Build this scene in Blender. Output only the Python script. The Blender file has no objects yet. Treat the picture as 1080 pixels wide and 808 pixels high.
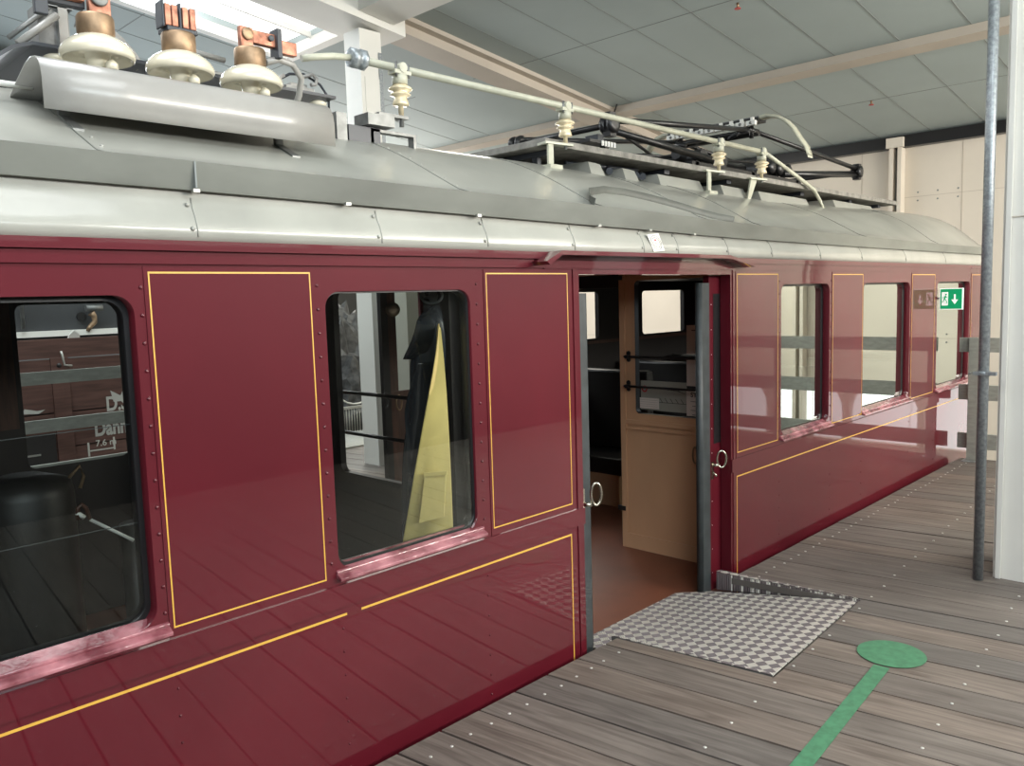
import bpy, bmesh, math, random
from mathutils import Vector, Matrix
random.seed(7)
C = bpy.context.scene.collection
PI = math.pi
# ------------------------------------------------------------------ camera frame
F = 860.0
A_, B_, R_ = [math.radians(v) for v in (44.21821569, -5.82302364, -1.74025086)]
CAM = Vector((0, -2.309, 1.6))
fwd = Vector((math.cos(A_)*math.cos(B_), math.sin(A_)*math.cos(B_), math.sin(B_)))
r0 = Vector((math.sin(A_), -math.cos(A_), 0)); u0 = r0.cross(fwd)
rgt = math.cos(R_)*r0 + math.sin(R_)*u0
upv = -math.sin(R_)*r0 + math.cos(R_)*u0
def at(x, y, ax, v):
    """a point seen at pixel (x, y) lying on the world plane axis ax = v"""
    d = rgt*((x-540)/F) - upv*((y-404)/F) + fwd
    return CAM + d*((v-CAM[ax])/d[ax])
cd = bpy.data.cameras.new('camera'); cam = bpy.data.objects.new('camera', cd); C.objects.link(cam)
cd.sensor_fit = 'HORIZONTAL'; cd.sensor_width = 36; cd.lens = 36*F/1080; cd.clip_start = .02; cd.clip_end = 200
M4 = Matrix((rgt, upv, -fwd)).transposed().to_4x4(); M4.translation = CAM
cam.matrix_world = M4
bpy.context.scene.camera = cam

# ------------------------------------------------------------------ materials
def lin(c):
    return tuple(((v/255)/12.92 if v/255 <= .04045 else ((v/255+.055)/1.055)**2.4) for v in c)+(1,)
def mat(name, col, rough=.5, metal=0, coat=0, coat_r=.03, noise=0, nscale=20, bump=0, bscale=60, spec=.5,
        stretch=(1, 1, 1), col2=None, rotz=0, detail=4, emis=0):
    m = bpy.data.materials.new(name); m.use_nodes = True
    nt = m.node_tree; b = nt.nodes['Principled BSDF']
    col = tuple(col) if len(col) == 4 else tuple(col)+(1,)
    b.inputs['Base Color'].default_value = col
    b.inputs['Roughness'].default_value = rough; b.inputs['Metallic'].default_value = metal
    b.inputs['Coat Weight'].default_value = coat; b.inputs['Coat Roughness'].default_value = coat_r
    b.inputs['Specular IOR Level'].default_value = spec
    if emis:
        b.inputs['Emission Color'].default_value = col; b.inputs['Emission Strength'].default_value = emis
    if noise or bump or col2:
        tc = nt.nodes.new('ShaderNodeTexCoord'); mp = nt.nodes.new('ShaderNodeMapping')
        mp.inputs['Scale'].default_value = stretch; mp.inputs['Rotation'].default_value = (0, 0, rotz)
        nt.links.new(tc.outputs['Object'], mp.inputs['Vector'])
    if noise or col2:
        n = nt.nodes.new('ShaderNodeTexNoise'); n.inputs['Scale'].default_value = nscale; n.inputs['Detail'].default_value = detail
        nt.links.new(mp.outputs[0], n.inputs['Vector'])
        r = nt.nodes.new('ShaderNodeValToRGB')
        r.color_ramp.elements[0].position = .35; r.color_ramp.elements[1].position = .65
        c2 = col2 if col2 else tuple(min(1, v*(1+noise)) for v in col[:3])
        r.color_ramp.elements[0].color = tuple(v*(1-noise) for v in col[:3])+(1,)
        r.color_ramp.elements[1].color = tuple(c2[:3])+(1,)
        nt.links.new(n.outputs['Fac'], r.inputs[0]); nt.links.new(r.outputs[0], b.inputs['Base Color'])
    if bump:
        n2 = nt.nodes.new('ShaderNodeTexNoise'); n2.inputs['Scale'].default_value = bscale; n2.inputs['Detail'].default_value = 3
        nt.links.new(mp.outputs[0], n2.inputs['Vector'])
        bp = nt.nodes.new('ShaderNodeBump'); bp.inputs['Strength'].default_value = bump; bp.inputs['Distance'].default_value = .01
        nt.links.new(n2.outputs['Fac'], bp.inputs['Height']); nt.links.new(bp.outputs[0], b.inputs['Normal'])
        nt.links.new(bp.outputs[0], b.inputs['Coat Normal'])
    return m
M = {}
M['paint'] = mat('maroon_paint', (.098, .0062, .0135), .5, spec=.15, coat=1, coat_r=.025, noise=.10, nscale=1.3, bump=.035, bscale=1.6)
M['sill_sheen'] = mat('maroon_sill', (.18, .03, .045), .25, coat=1, coat_r=.12, noise=.2, nscale=9, bump=.25, bscale=30, col2=(.48, .19, .22))  # pink second tone puts the glossy skylight highlight into the sill colour
M['gold'] = mat('gold_line', (.72, .42, .07), .35)
M['cream'] = mat('roof_paint', (.345, .345, .31), .33, coat=.5, coat_r=.12, noise=.10, nscale=3, bump=.12, bscale=9, detail=8)
M['gutter'] = mat('gutter_grey', (.165, .172, .152), .38, noise=.18, nscale=5, bump=.08, bscale=14, stretch=(.4, 1, 1))
M['strip'] = mat('rain_strip_grey', (.10, .105, .092), .5, noise=.15, nscale=8)
M['cover'] = mat('sheet_grey', (.33, .32, .30), .3, coat=.4, coat_r=.2, noise=.05, nscale=6, bump=.1, bscale=20)
M['dark_plate'] = mat('dark_plate', (.035, .04, .05), .4)
M['black'] = mat('black_paint', (.012, .012, .013), .35)
M['rubber'] = mat('rubber', (.035, .042, .045), .5, noise=.2, nscale=14)
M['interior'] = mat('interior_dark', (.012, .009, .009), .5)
M['brown_wood'] = mat('brown_wood', (.07, .03, .02), .45, noise=.3, nscale=6, stretch=(8, 8, 1))
M['tan'] = mat('tan_panel', (.62, .37, .215), .42, noise=.07, nscale=3, stretch=(1, 1, .4))
M['lino'] = mat('lino', (.17, .055, .03), .4, noise=.1, nscale=5)
M['porcelain'] = mat('porcelain', (.68, .63, .50), .16, coat=.6, noise=.06, nscale=8)
M['ins_cream'] = mat('insulator_cream', (.74, .63, .42), .22, coat=.5, noise=.25, nscale=22)
M['brass'] = mat('brass', (.33, .225, .14), .5, metal=.7, noise=.3, nscale=16)
M['copper'] = mat('copper', (.46, .20, .13), .5, metal=.5, noise=.55, nscale=22)
M['steel'] = mat('steel', (.20, .205, .20), .45, metal=.5, noise=.2, nscale=20)
M['chrome'] = mat('worn_nickel', (.55, .52, .44), .22, metal=1)
M['pipe'] = mat('pipe_paint', (.45, .45, .36), .35, noise=.1, nscale=12)
M['wood_grey'] = mat('weathered_board', (.20, .19, .17), .6, noise=.3, nscale=14, bump=.3)
M['galv'] = mat('galvanised', (.32, .35, .37), .38, metal=.5, noise=.2, nscale=60, detail=2)
M['white'] = mat('white_paint', (.80, .79, .74), .5, noise=.03, nscale=2)
M['cream_wall'] = mat('cream_wall', (.70, .64, .55), .6, noise=.025, nscale=2)
M['ceil'] = mat('ceiling_board', (.39, .455, .455), .7, noise=.03, nscale=1.2)
M['beam'] = mat('beam_paint', (.50, .445, .38), .6, noise=.04, nscale=2)
M['seam'] = mat('seam', (.24, .26, .255), .7)
M['dark_wall'] = mat('dark_wall', (.022, .021, .02), .7, noise=.2, nscale=1)
M['rail_grey'] = mat('rail_grey', (.33, .345, .31), .55, noise=.12, nscale=12, stretch=(1, 1, 3))
M['concrete'] = mat('concrete', (.30, .29, .27), .7, noise=.15, nscale=3)
M['screw'] = mat('screw', (.75, .75, .72), .35, metal=.6)
M['green'] = mat('green_tape', (.065, .205, .11), .55, noise=.15, nscale=30)
M['sign_green'] = mat('sign_green', (.0, .30, .12), .4, emis=.55)
M['sign_white'] = mat('sign_white', (.9, .95, .92), .4, emis=.55)
M['wagon'] = mat('wagon_wood', (.17, .085, .07), .6, noise=.25, nscale=5, stretch=(.6, 1, 6))
M['wagon_dark'] = mat('wagon_iron', (.05, .045, .045), .5)
M['loco'] = mat('loco_black', (.045, .048, .052), .35, noise=.15, nscale=3)
M['coal'] = mat('coal', (.06, .06, .062), .55, noise=.5, nscale=12, bump=.8, bscale=14)
M['mesh'] = mat('mesh_metal', (.55, .54, .50), .45, metal=.3)
M['coat_black'] = mat('coat_black', (.022, .025, .030), .25, coat=.7, bump=.3, bscale=12)
M['coat_yellow'] = mat('coat_lining', (.56, .44, .16), .6, noise=.08, nscale=7, bump=.15, bscale=25)
M['paper'] = mat('paper', (.72, .66, .60), .7)
M['ink'] = mat('ink', (.03, .03, .03), .7)
M['red'] = mat('emblem_red', (.5, .03, .04), .5)
M['board_grey'] = mat('board_grey', (.35, .35, .30), .6)
M['seat'] = mat('seat_dark', (.02, .018, .017), .45)
M['lamp'] = mat('lamp_glow', (1, .98, .92), .5, emis=6)
M['blue'] = mat('blue_mark', (.1, .3, .6), .5)
# planks
def plank_mat():
    m = bpy.data.materials.new('deck_planks'); m.use_nodes = True; nt = m.node_tree; b = nt.nodes['Principled BSDF']
    N = nt.nodes.new; L = nt.links.new
    tc = N('ShaderNodeTexCoord'); mp = N('ShaderNodeMapping'); mp.inputs['Rotation'].default_value = (0, 0, -math.radians(7.2))
    L(tc.outputs['Object'], mp.inputs[0])
    sx = N('ShaderNodeSeparateXYZ'); L(mp.outputs[0], sx.inputs[0])
    def math_(op, a, bv=None):
        n = N('ShaderNodeMath'); n.operation = op
        (L(a, n.inputs[0]) if hasattr(a, 'links') else n.inputs[0].__setattr__('default_value', a))
        if bv is not None: (L(bv, n.inputs[1]) if hasattr(bv, 'links') else n.inputs[1].__setattr__('default_value', bv))
        return n.outputs[0]
    idx = math_('FLOOR', math_('DIVIDE', math_('ADD', sx.outputs[0], .145), .2))
    wn = N('ShaderNodeTexWhiteNoise'); wn.noise_dimensions = '1D'; L(idx, wn.inputs['W'])
    cb = N('ShaderNodeCombineXYZ'); L(math_('MULTIPLY', sx.outputs[0], 14), cb.inputs[0]); L(math_('ADD', sx.outputs[1], math_('MULTIPLY', idx, 3.7)), cb.inputs[1]); L(idx, cb.inputs[2])
    n1 = N('ShaderNodeTexNoise'); n1.inputs['Scale'].default_value = 2.2; n1.inputs['Detail'].default_value = 8; n1.inputs['Distortion'].default_value = 1.2; L(cb.outputs[0], n1.inputs['Vector'])
    n2 = N('ShaderNodeTexNoise'); n2.inputs['Scale'].default_value = 2.0; n2.inputs['Detail'].default_value = 5; L(mp.outputs[0], n2.inputs['Vector'])
    r = N('ShaderNodeValToRGB'); e = r.color_ramp.elements
    e[0].position = .3; e[0].color = (.085, .066, .057, 1); e[1].position = .72; e[1].color = (.225, .19, .165, 1)
    x = e.new(.5); x.color = (.148, .123, .107, 1)
    mix = math_('ADD', math_('MULTIPLY', n1.outputs['Fac'], .75), math_('MULTIPLY', n2.outputs['Fac'], .25)); L(mix, r.inputs[0])
    hs = N('ShaderNodeHueSaturation'); L(r.outputs[0], hs.inputs['Color'])
    L(math_('ADD', math_('MULTIPLY', wn.outputs['Value'], .35), .83), hs.inputs['Value'])
    L(math_('ADD', math_('MULTIPLY', wn.outputs['Value'], .5), .7), hs.inputs['Saturation'])
    L(hs.outputs[0], b.inputs['Base Color']); b.inputs['Roughness'].default_value = .55
    bp = N('ShaderNodeBump'); bp.inputs['Strength'].default_value = .3; bp.inputs['Distance'].default_value = .004
    L(n1.outputs['Fac'], bp.inputs['Height']); L(bp.outputs[0], b.inputs['Normal'])
    return m
M['plank'] = plank_mat()
def tread_mat(name='tread_plate', rot=(0, 0, math.radians(41)), zs=.01):
    """aluminium tread plate: raised bars in a crossing pattern"""
    m = bpy.data.materials.new(name); m.use_nodes = True; nt = m.node_tree; b = nt.nodes['Principled BSDF']
    N = nt.nodes.new; L = nt.links.new
    tc = N('ShaderNodeTexCoord'); mp = N('ShaderNodeMapping'); mp.inputs['Rotation'].default_value = rot; mp.inputs['Scale'].default_value = (24, 24, 24); mp.inputs['Location'].default_value = (0, 0, .5); mp.inputs['Scale'].default_value[2] = 0.01
    L(tc.outputs['Object'], mp.inputs[0])
    ck = N('ShaderNodeTexChecker'); ck.inputs['Scale'].default_value = 1; L(mp.outputs[0], ck.inputs['Vector'])
    w1 = N('ShaderNodeTexWave'); w1.bands_direction = 'X'; w1.inputs['Scale'].default_value = 1.3; L(mp.outputs[0], w1.inputs['Vector'])
    w2 = N('ShaderNodeTexWave'); w2.bands_direction = 'Y'; w2.inputs['Scale'].default_value = 1.3; L(mp.outputs[0], w2.inputs['Vector'])
    mx = N('ShaderNodeMix'); mx.data_type = 'FLOAT'; L(ck.outputs['Fac'], mx.inputs[0]); L(w1.outputs['Fac'], mx.inputs[2]); L(w2.outputs['Fac'], mx.inputs[3])
    bp = N('ShaderNodeBump'); bp.inputs['Strength'].default_value = .8; bp.inputs['Distance'].default_value = .01
    L(mx.outputs[0], bp.inputs['Height']); L(bp.outputs[0], b.inputs['Normal'])
    r = N('ShaderNodeValToRGB'); L(ck.outputs['Fac'], r.inputs[0])
    r.color_ramp.elements[0].color = (.98, .95, .88, 1); r.color_ramp.elements[1].color = (.22, .185, .19, 1)  # pale cells carry the bright sky reflection of the bars as colour
    r.color_ramp.elements[0].position = .4; r.color_ramp.elements[1].position = .6
    L(r.outputs[0], b.inputs['Base Color']); b.inputs['Metallic'].default_value = .35; b.inputs['Roughness'].default_value = .33
    return m
M['tread'] = tread_mat(); M['tread_side'] = tread_mat('tread_plate_side', (math.radians(41), math.radians(90), 0))
def glass_mat():
    m = bpy.data.materials.new('window_glass'); m.use_nodes = True; nt = m.node_tree; nt.nodes.clear()
    N = nt.nodes.new; L = nt.links.new
    o = N('ShaderNodeOutputMaterial'); mx = N('ShaderNodeMixShader'); tr = N('ShaderNodeBsdfTransparent'); gl = N('ShaderNodeBsdfGlossy')
    tr.inputs[0].default_value = (.86, .90, .88, 1); gl.inputs['Roughness'].default_value = .0; gl.inputs['Color'].default_value = (.93, 1, .96, 1)
    lw = N('ShaderNodeLayerWeight'); lw.inputs['Blend'].default_value = .5
    r = N('ShaderNodeValToRGB'); e = r.color_ramp.elements
    e[0].position = .05; e[0].color = (.042,)*3+(1,); e[1].position = 1; e[1].color = (1, 1, 1, 1)
    for p, v in ((.22, .055), (.38, .16), (.55, .5), (.72, .8)): x = e.new(p); x.color = (v, v, v, 1)
    L(lw.outputs['Facing'], r.inputs[0]); L(r.outputs[0], mx.inputs[0]); L(tr.outputs[0], mx.inputs[1]); L(gl.outputs[0], mx.inputs[2]); L(mx.outputs[0], o.inputs[0])
    return m
M['glass'] = glass_mat()

# ------------------------------------------------------------------ mesh builder
class MB:
    def __init__(s): s.v = []; s.f = []; s.mi = []; s.sm = []; s.mats = []
    def _m(s, m):
        if m not in s.mats: s.mats.append(m)
        return s.mats.index(m)
    def face(s, pts, m, smooth=False):
        b = len(s.v); s.v += [tuple(p) for p in pts]; s.f.append(tuple(range(b, b+len(pts)))); s.mi.append(s._m(m)); s.sm.append(smooth)
    def box(s, x0, x1, y0, y1, z0, z1, m):
        P = [(x0, y0, z0), (x1, y0, z0), (x1, y1, z0), (x0, y1, z0), (x0, y0, z1), (x1, y0, z1), (x1, y1, z1), (x0, y1, z1)]
        s.hexa(P, m); return s
    def hexa(s, P, m):
        b = len(s.v); s.v += [tuple(p) for p in P]
        for f in ((0, 3, 2, 1), (4, 5, 6, 7), (0, 1, 5, 4), (1, 2, 6, 5), (2, 3, 7, 6), (3, 0, 4, 7)):
            s.f.append(tuple(b+i for i in f)); s.mi.append(s._m(m)); s.sm.append(False)
    def prism(s, poly, d, m, smooth=False):
        """poly: list of 3D points, extruded by vector d"""
        n = len(poly); b = len(s.v); d = Vector(d)
        s.v += [tuple(p) for p in poly]+[tuple(Vector(p)+d) for p in poly]; k = s._m(m)
        s.f += [tuple(range(b, b+n)), tuple(range(b+2*n-1, b+n-1, -1))]; s.mi += [k, k]; s.sm += [False, False]
        for i in range(n):
            j = (i+1) % n; s.f.append((b+i, b+j, b+n+j, b+n+i)); s.mi.append(k); s.sm.append(smooth)
    def grid(s, rows, m, smooth=True, close=False):
        b = len(s.v); n = len(rows[0]); k = s._m(m)
        for r in rows: s.v += [tuple(p) for p in r]
        for i in range(len(rows)-1):
            for j in range(n if close else n-1):
                j2 = (j+1) % n
                s.f.append((b+i*n+j, b+i*n+j2, b+(i+1)*n+j2, b+(i+1)*n+j)); s.mi.append(k); s.sm.append(smooth)
    def tube(s, pts, r, m, n=10, cap=True):
        pts = [Vector(p) for p in pts]; rs = r if isinstance(r, (list, tuple)) else [r]*len(pts)
        rows = []; ref = None
        for i, p in enumerate(pts):
            t = (pts[min(i+1, len(pts)-1)]-pts[max(i-1, 0)]).normalized()
            if ref is None: ref = Vector((0, 0, 1)) if abs(t.z) < .9 else Vector((1, 0, 0))
            a = (ref-t*ref.dot(t)).normalized(); ref = a; c = t.cross(a)
            rows.append([p+(a*math.cos(2*PI*k/n)+c*math.sin(2*PI*k/n))*rs[i] for k in range(n)])
        s.grid(rows, m, close=True)
        if cap: s.face(rows[0][::-1], m); s.face(rows[-1], m)
    def lathe(s, c, prof, m, axis=(0, 0, 1), n=24):
        """prof: (radius, height) along axis from c"""
        c = Vector(c); ax = Vector(axis).normalized(); a = ax.orthogonal().normalized(); b2 = ax.cross(a)
        rows = [[c+ax*h+(a*math.cos(2*PI*k/n)+b2*math.sin(2*PI*k/n))*max(r, 1e-4) for k in range(n)] for r, h in prof]
        s.grid(rows, m, close=True); s.face(rows[0][::-1], m); s.face(rows[-1], m)
    def dome(s, c, r, h, m, axis=(0, -1, 0), n=8):
        s.lathe(c, [(r, 0), (r*.85, h*.55), (r*.45, h*.9), (r*.05, h)], m, axis, n)
    def build(s, name, parent=None, label=None, cat=None, group=None, kind=None, bevel=0, loc=None):
        me = bpy.data.meshes.new(name); me.from_pydata(s.v, [], s.f)
        for mm in s.mats: me.materials.append(M[mm])
        me.polygons.foreach_set('material_index', s.mi); me.polygons.foreach_set('use_smooth', s.sm)
        bm = bmesh.new(); bm.from_mesh(me); bmesh.ops.remove_doubles(bm, verts=bm.verts, dist=1e-5); bmesh.ops.recalc_face_normals(bm, faces=bm.faces); bm.to_mesh(me); bm.free()
        o = bpy.data.objects.new(name, me); C.objects.link(o)
        if loc is not None:
            me.transform(Matrix.Translation(-Vector(loc))); o.location = loc
        if parent: o.parent = parent; o.matrix_parent_inverse = Matrix.Identity(4); 
        if parent and parent.location.length: o.location = Vector(o.location)-wloc(parent)
        if bevel:
            bv = o.modifiers.new('bevel', 'BEVEL'); bv.width = bevel; bv.segments = 2; bv.limit_method = 'ANGLE'
        tag(o, label, cat, group, kind)
        return o
def wloc(o):
    v = Vector(o.location)
    while o.parent: o = o.parent; v += Vector(o.location)
    return v
def tag(o, label=None, cat=None, group=None, kind=None):
    if label: o['label'] = label
    if cat: o['category'] = cat
    if group: o['group'] = group
    if kind: o['kind'] = kind
    return o
def empty(name, loc, label, cat, group=None):
    o = bpy.data.objects.new(name, None); C.objects.link(o); o.location = loc; return tag(o, label, cat, group)
def struct(b, name): return b.build(name, kind='structure')
def text_mesh(s, txt, org, ux, uz, size, m, thick=.0015, bold=0.0):
    """flat letters standing in the plane (ux, uz) at org, added to MB s"""
    cu = bpy.data.curves.new('t', 'FONT'); cu.body = txt; cu.size = size; cu.extrude = 0; cu.offset = bold
    o = bpy.data.objects.new('t', cu); C.objects.link(o)
    bpy.context.view_layer.update()
    me = bpy.data.meshes.new_from_object(o.evaluated_get(bpy.context.evaluated_depsgraph_get()))
    org = Vector(org); ux = Vector(ux); uz = Vector(uz)
    P = [org+ux*v.co.x+uz*v.co.y for v in me.vertices]
    for p in me.polygons: s.face([P[i] for i in p.vertices], m)
    bpy.data.objects.remove(o); bpy.data.curves.remove(cu); bpy.data.meshes.remove(me)
def rrect(x0, x1, z0, z1, r, k=6):
    out = []
    for cx, cz, a0 in ((x1-r, z1-r, 0), (x0+r, z1-r, 90), (x0+r, z0+r, 180), (x1-r, z0+r, 270)):
        for i in range(k+1):
            a = math.radians(a0+90*i/k); out.append((cx+r*math.cos(a), cz+r*math.sin(a)))
    return out
def frame_face(s, outer, hole, y, m, fn=None, k=6):
    """flat ring between rectangle outer=(x0,x1,z0,z1) and rounded hole loop; fn maps (a,b)->3D"""
    fn = fn or (lambda a, b: (a, y, b))
    x0, x1, z0, z1 = outer; O = []
    for c, (ox, oz) in enumerate(((x1, z1), (x0, z1), (x0, z0), (x1, z0))):
        for i in range(k+1):
            hx, hz = hole[c*(k+1)+i]
            horiz_first = c in (1, 3)   # corner 0 starts on the right side
            t = i/k
            if t == .5: p = (ox, oz)
            else:
                first = t < .5
                side = (c in (0, 2)) == first     # on the vertical side
                p = (ox, hz) if side else (hx, oz)
            O.append(p)
    n = len(hole)
    for i in range(n):
        j = (i+1) % n
        s.face([fn(*O[i]), fn(*O[j]), fn(*hole[j]), fn(*hole[i])], m)

# ================================================================== THE SETTING
c7, s7 = math.cos(math.radians(7.2)), math.sin(math.radians(7.2))
def sy(s, y): return ((s-y*s7)/c7, y)
RA, RB = (3.08, -.787), (4.136, -.728)
def plank(b, s0, s1, cut=False, yend=-4.6):
    def end(s):
        if not cut: return sy(s, -.058)
        # intersection of the line s=const with the front line of the ramp
        for i in range(0, 400):
            y = -.5-i*.001; x = (s-y*s7)/c7
            t = (x-RA[0])/(RB[0]-RA[0])
            if y <= RA[1]+t*(RB[1]-RA[1])-.004: return (x, y)
        return sy(s, -.8)
    a, b2, c_, d = end(s0), end(s1), sy(s1, yend), sy(s0, yend)
    dz = random.uniform(-.0015, .0015)
    P = [(p[0], p[1], -.035) for p in (a, b2, c_, d)]+[(p[0], p[1], dz) for p in (a, b2, c_, d)]
    b.hexa([P[0], P[3], P[2], P[1], P[4], P[7], P[6], P[5]], 'plank')
fl = MB(); g = .0042
gaps = [-2.15+.2*i for i in range(0, 54)]
for i in range(len(gaps)-1):
    a, b_ = gaps[i]+g*random.uniform(.6, 1.5), gaps[i+1]-g*random.uniform(.6, 1.6)
    if sy(b_, -.06)[0] > 8.45: break
    if abs(gaps[i]-2.85) < .01: plank(fl, a, 2.945); plank(fl, 2.947, b_, True)
    elif 2.9 < gaps[i] < 3.8: plank(fl, a, b_, True)
    elif abs(gaps[i]-3.85) < .01: plank(fl, a, 4.0, True); plank(fl, 4.003, b_)
    else: plank(fl, a, b_)
# screw heads
for gp in gaps[:-2]:
    for off in (.05, .15):
        for yy in (-.165, None, None, None):
            pass
        s_ = gp+off
        rows = [sy(s_, -.165)[::]]
        for pm in ((.82, 1.42, 2.1, 2.8) if off < .1 else ()):
            x = (s_+pm*s7)/c7
            yl = -pm + (x-3.1)*.055
            rows.append((x, yl))
        for (x, yv) in rows:
            if x > 8.2 or (2.9 < x < 4.15 and yv > -.75): continue
            x += random.uniform(-.008, .008); yv += random.uniform(-.008, .008)
            fl.lathe((x, yv, -.001), [(.0066, 0), (.0066, .003), (.003, .0036)], 'screw', n=8)
struct(fl, 'floor')
gb = MB(); gb.box(-8, 12, -7, 10, -1.2, -1.15, 'concrete'); struct(gb, 'floor_lower')
gb = MB()
for x in (-1.5, 1, 3.4, 5.9, 8.1): gb.box(x, x+.1, -4.5, -.85, -1.15, -.037, 'dark_wall')
gb.box(-2.3, 2.93, -.1, -.068, -.20, -.037, 'dark_wall'); gb.box(4.12, 8.4, -.1, -.068, -.20, -.037, 'dark_wall'); struct(gb, 'floor_joists')
# far wall with low arched daylight openings
XW = 12.0; SL = .1231; ZC = 3.66+SL*XW
def cz(x): return ZC-SL*x
fw = MB()
segs = [(-7, -4.75, None), (-4.75, -3.75, 1), (-3.75, -3.55, None), (-3.55, -2.55, 1), (-2.55, -2.45, None), (-2.45, -1.5, 1), (-1.5, -1.4, None), (-1.4, -.35, 1), (-.35, 10, None)]
for y0, y1, w in segs:
    if not w: fw.box(XW, XW+.12, y0, y1, -1.15, 3.66, 'cream_wall'); continue
    n = 12; cx = (y0+y1)/2; r = (y1-y0)/2
    fw.box(XW, XW+.12, y0, y1, -1.15, -.62, 'cream_wall')
    for i in range(n):
        a0, a1 = PI*i/n, PI*(i+1)/n
        p0 = (cx+r*math.cos(a0), -.20+r*math.sin(a0)); p1 = (cx+r*math.cos(a1), -.20+r*math.sin(a1))
        fw.prism([(XW, p0[0], p0[1]), (XW, p0[0], 3.66), (XW, p1[0], 3.66), (XW, p1[0], p1[1])], (.12, 0, 0), 'cream_wall')
for z in (.9, 2.83): fw.box(XW-.003, XW, -7, 10, z, z+.006, 'beam')
for y in (-5.5, -4.2, -2.9, -1.6, -.3, 1.0, 2.3, 3.6, 4.9):
    fw.box(XW-.004, XW, y, y+.006, -.6, 3.55, 'beam')
    for z in (.9, 2.83):
        for dy in (-.25, 0, .25):
            for dz in (-.05, .06): fw.dome((XW, y+.3+dy, z+dz), .012, .01, 'seam', (-1, 0, 0))
struct(fw, 'wall_far')
ev = MB(); ev.box(XW-.14, XW-.003, -7, 10, 3.50, 3.655, 'black')
struct(ev, 'trim_1')
for k, y in enumerate((-3.15, 1.72)):
    cl = MB(); cl.box(XW-.16, XW-.005, y, y+.05, -1.15, 3.62, 'cream_wall'); cl.box(XW-.16, XW-.005, y+.11, y+.16, -1.15, 3.62, 'cream_wall')
    cl.box(XW-.05, XW-.006, y+.05, y+.11, -1.15, 3.62, 'seam'); cl.box(XW-.2, XW-.005, y-.03, y+.19, 3.5, 3.63, 'cream_wall')
    struct(cl, 'trim_%d' % (k+2))
# ceiling with an open skylight
ce = MB()
def cq(x0, x1, y0, y1, m='ceil', dz=0, th=.06):
    P = [(x0, y0, cz(x0)+dz), (x1, y0, cz(x1)+dz), (x1, y1, cz(x1)+dz), (x0, y1, cz(x0)+dz)]
    ce.hexa(P+[(p[0], p[1], p[2]+th) for p in P], m)
SKY = (3.35, 5.13, 5.05, 6.1)
cq(-6, SKY[0], -7, 10); cq(SKY[1], XW+.12, -7, 10); cq(SKY[0], SKY[1], -7, SKY[2]); cq(SKY[0], SKY[1], SKY[3], 10)
for y in [3.32+.6485*k for k in range(-15, 10)]: cq(-6, SKY[0] if SKY[2] < y < SKY[3] else 12, y-.004, y+.004, 'seam', -.003, .004)
for x in (2.1, 3.75, 5.4, 7.05, 10.35): cq(x-.004, x+.004, -7, SKY[2], 'seam', -.003, .004); cq(x-.004, x+.004, 6.15, 10, 'seam', -.003, .004)
struct(ce, 'ceiling')
bb = MB()
def beamx(x0, x1, y0, y1, dz0, dz1, m):
    P = [(x0, y0, cz(x0)-dz1), (x1, y0, cz(x1)-dz1), (x1, y1, cz(x1)-dz1), (x0, y1, cz(x0)-dz1), (x0, y0, cz(x0)-dz0), (x1, y0, cz(x1)-dz0), (x1, y1, cz(x1)-dz0), (x0, y1, cz(x0)-dz0)]
    bb.hexa(P, m)
beamx(4.0, XW, 4.38, 4.72, .003, .14, 'beam'); beamx(4.0, XW, 4.28, 4.82, .003, .05, 'beam')
struct(bb, 'trim_4')
bb = MB(); beamx(8.8, 9.0, -7, 4.27, .003, .09, 'beam'); beamx(8.8, 9.0, 4.83, 10, .003, .09, 'beam'); struct(bb, 'trim_5')
# skylight curb and white beams by the pillar
bb = MB(); t = .10
beamx(SKY[0]-t, SKY[1]+t, SKY[2]-t, SKY[2], .003, .12, 'white'); beamx(SKY[0]-t, SKY[1]+t, SKY[3], SKY[3]+t, .003, .12, 'white')
beamx(SKY[1], SKY[1]+t, SKY[2], SKY[3], .003, .12, 'white'); beamx(SKY[0]-t, SKY[0], SKY[2], SKY[3], .003, .12, 'white')
beamx(SKY[0], SKY[1], 5.55, 5.575, -.04, .02, 'white')
struct(bb, 'window_1')
bb = MB(); beamx(-6, 5.25, 4.1, 4.55, .13, .32, 'white'); beamx(4.7, 5.1, -1.0, 4.09, .13, .26, 'white'); struct(bb, 'trim_6')
# pillars
pb = MB(); pb.box(4.78, 5.03, 4.21, 4.46, -.035, cz(5)-.33, 'white'); pb.box(4.99, 5.032, 4.20, 4.209, -.03, 4.0, 'galv')
pb.box(4.82, 4.99, 4.203, 4.209, .2, 3.75, 'white'); struct(pb, 'wall_pillar_rear')
pb = MB(); pb.box(4.95, 5.40, -1.62, -1.145, -.0, cz(5.2), 'white'); pb.box(4.945, 4.9499, -1.62, -1.16, 1.95, 1.955, 'beam')
pb.box(4.93, 4.948, -1.185, -1.16, 0.002, cz(5.1), 'white'); struct(pb, 'wall_pillar_right')
wl = MB(); wl.box(-6, XW, -7.1, -7, -1.15, 2.35, 'dark_wall'); wl.box(-6, XW, -7.1, -7, 4.0, 5.2, 'dark_wall')
for x in (-6, -3.1, -.1, 2.9, 5.9, 8.9, 11.7): wl.box(x, x+.3, -7.1, -7, 2.35, 4.0, 'dark_wall')  # gaps between the posts are unseen openings, added to light the ceiling
struct(wl, 'wall_right')
wl = MB(); wl.box(-6, XW, -7.06, -7.04, 2.36, 2.42, 'white'); wl.box(-6, XW, -7.06, -7.04, 3.15, 3.2, 'white'); struct(wl, 'added_window')  # bars across the openings added for light
wl = MB(); wl.box(-6, XW, 10, 10.1, -1.15, 4.9, 'dark_wall'); struct(wl, 'wall_left')
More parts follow.
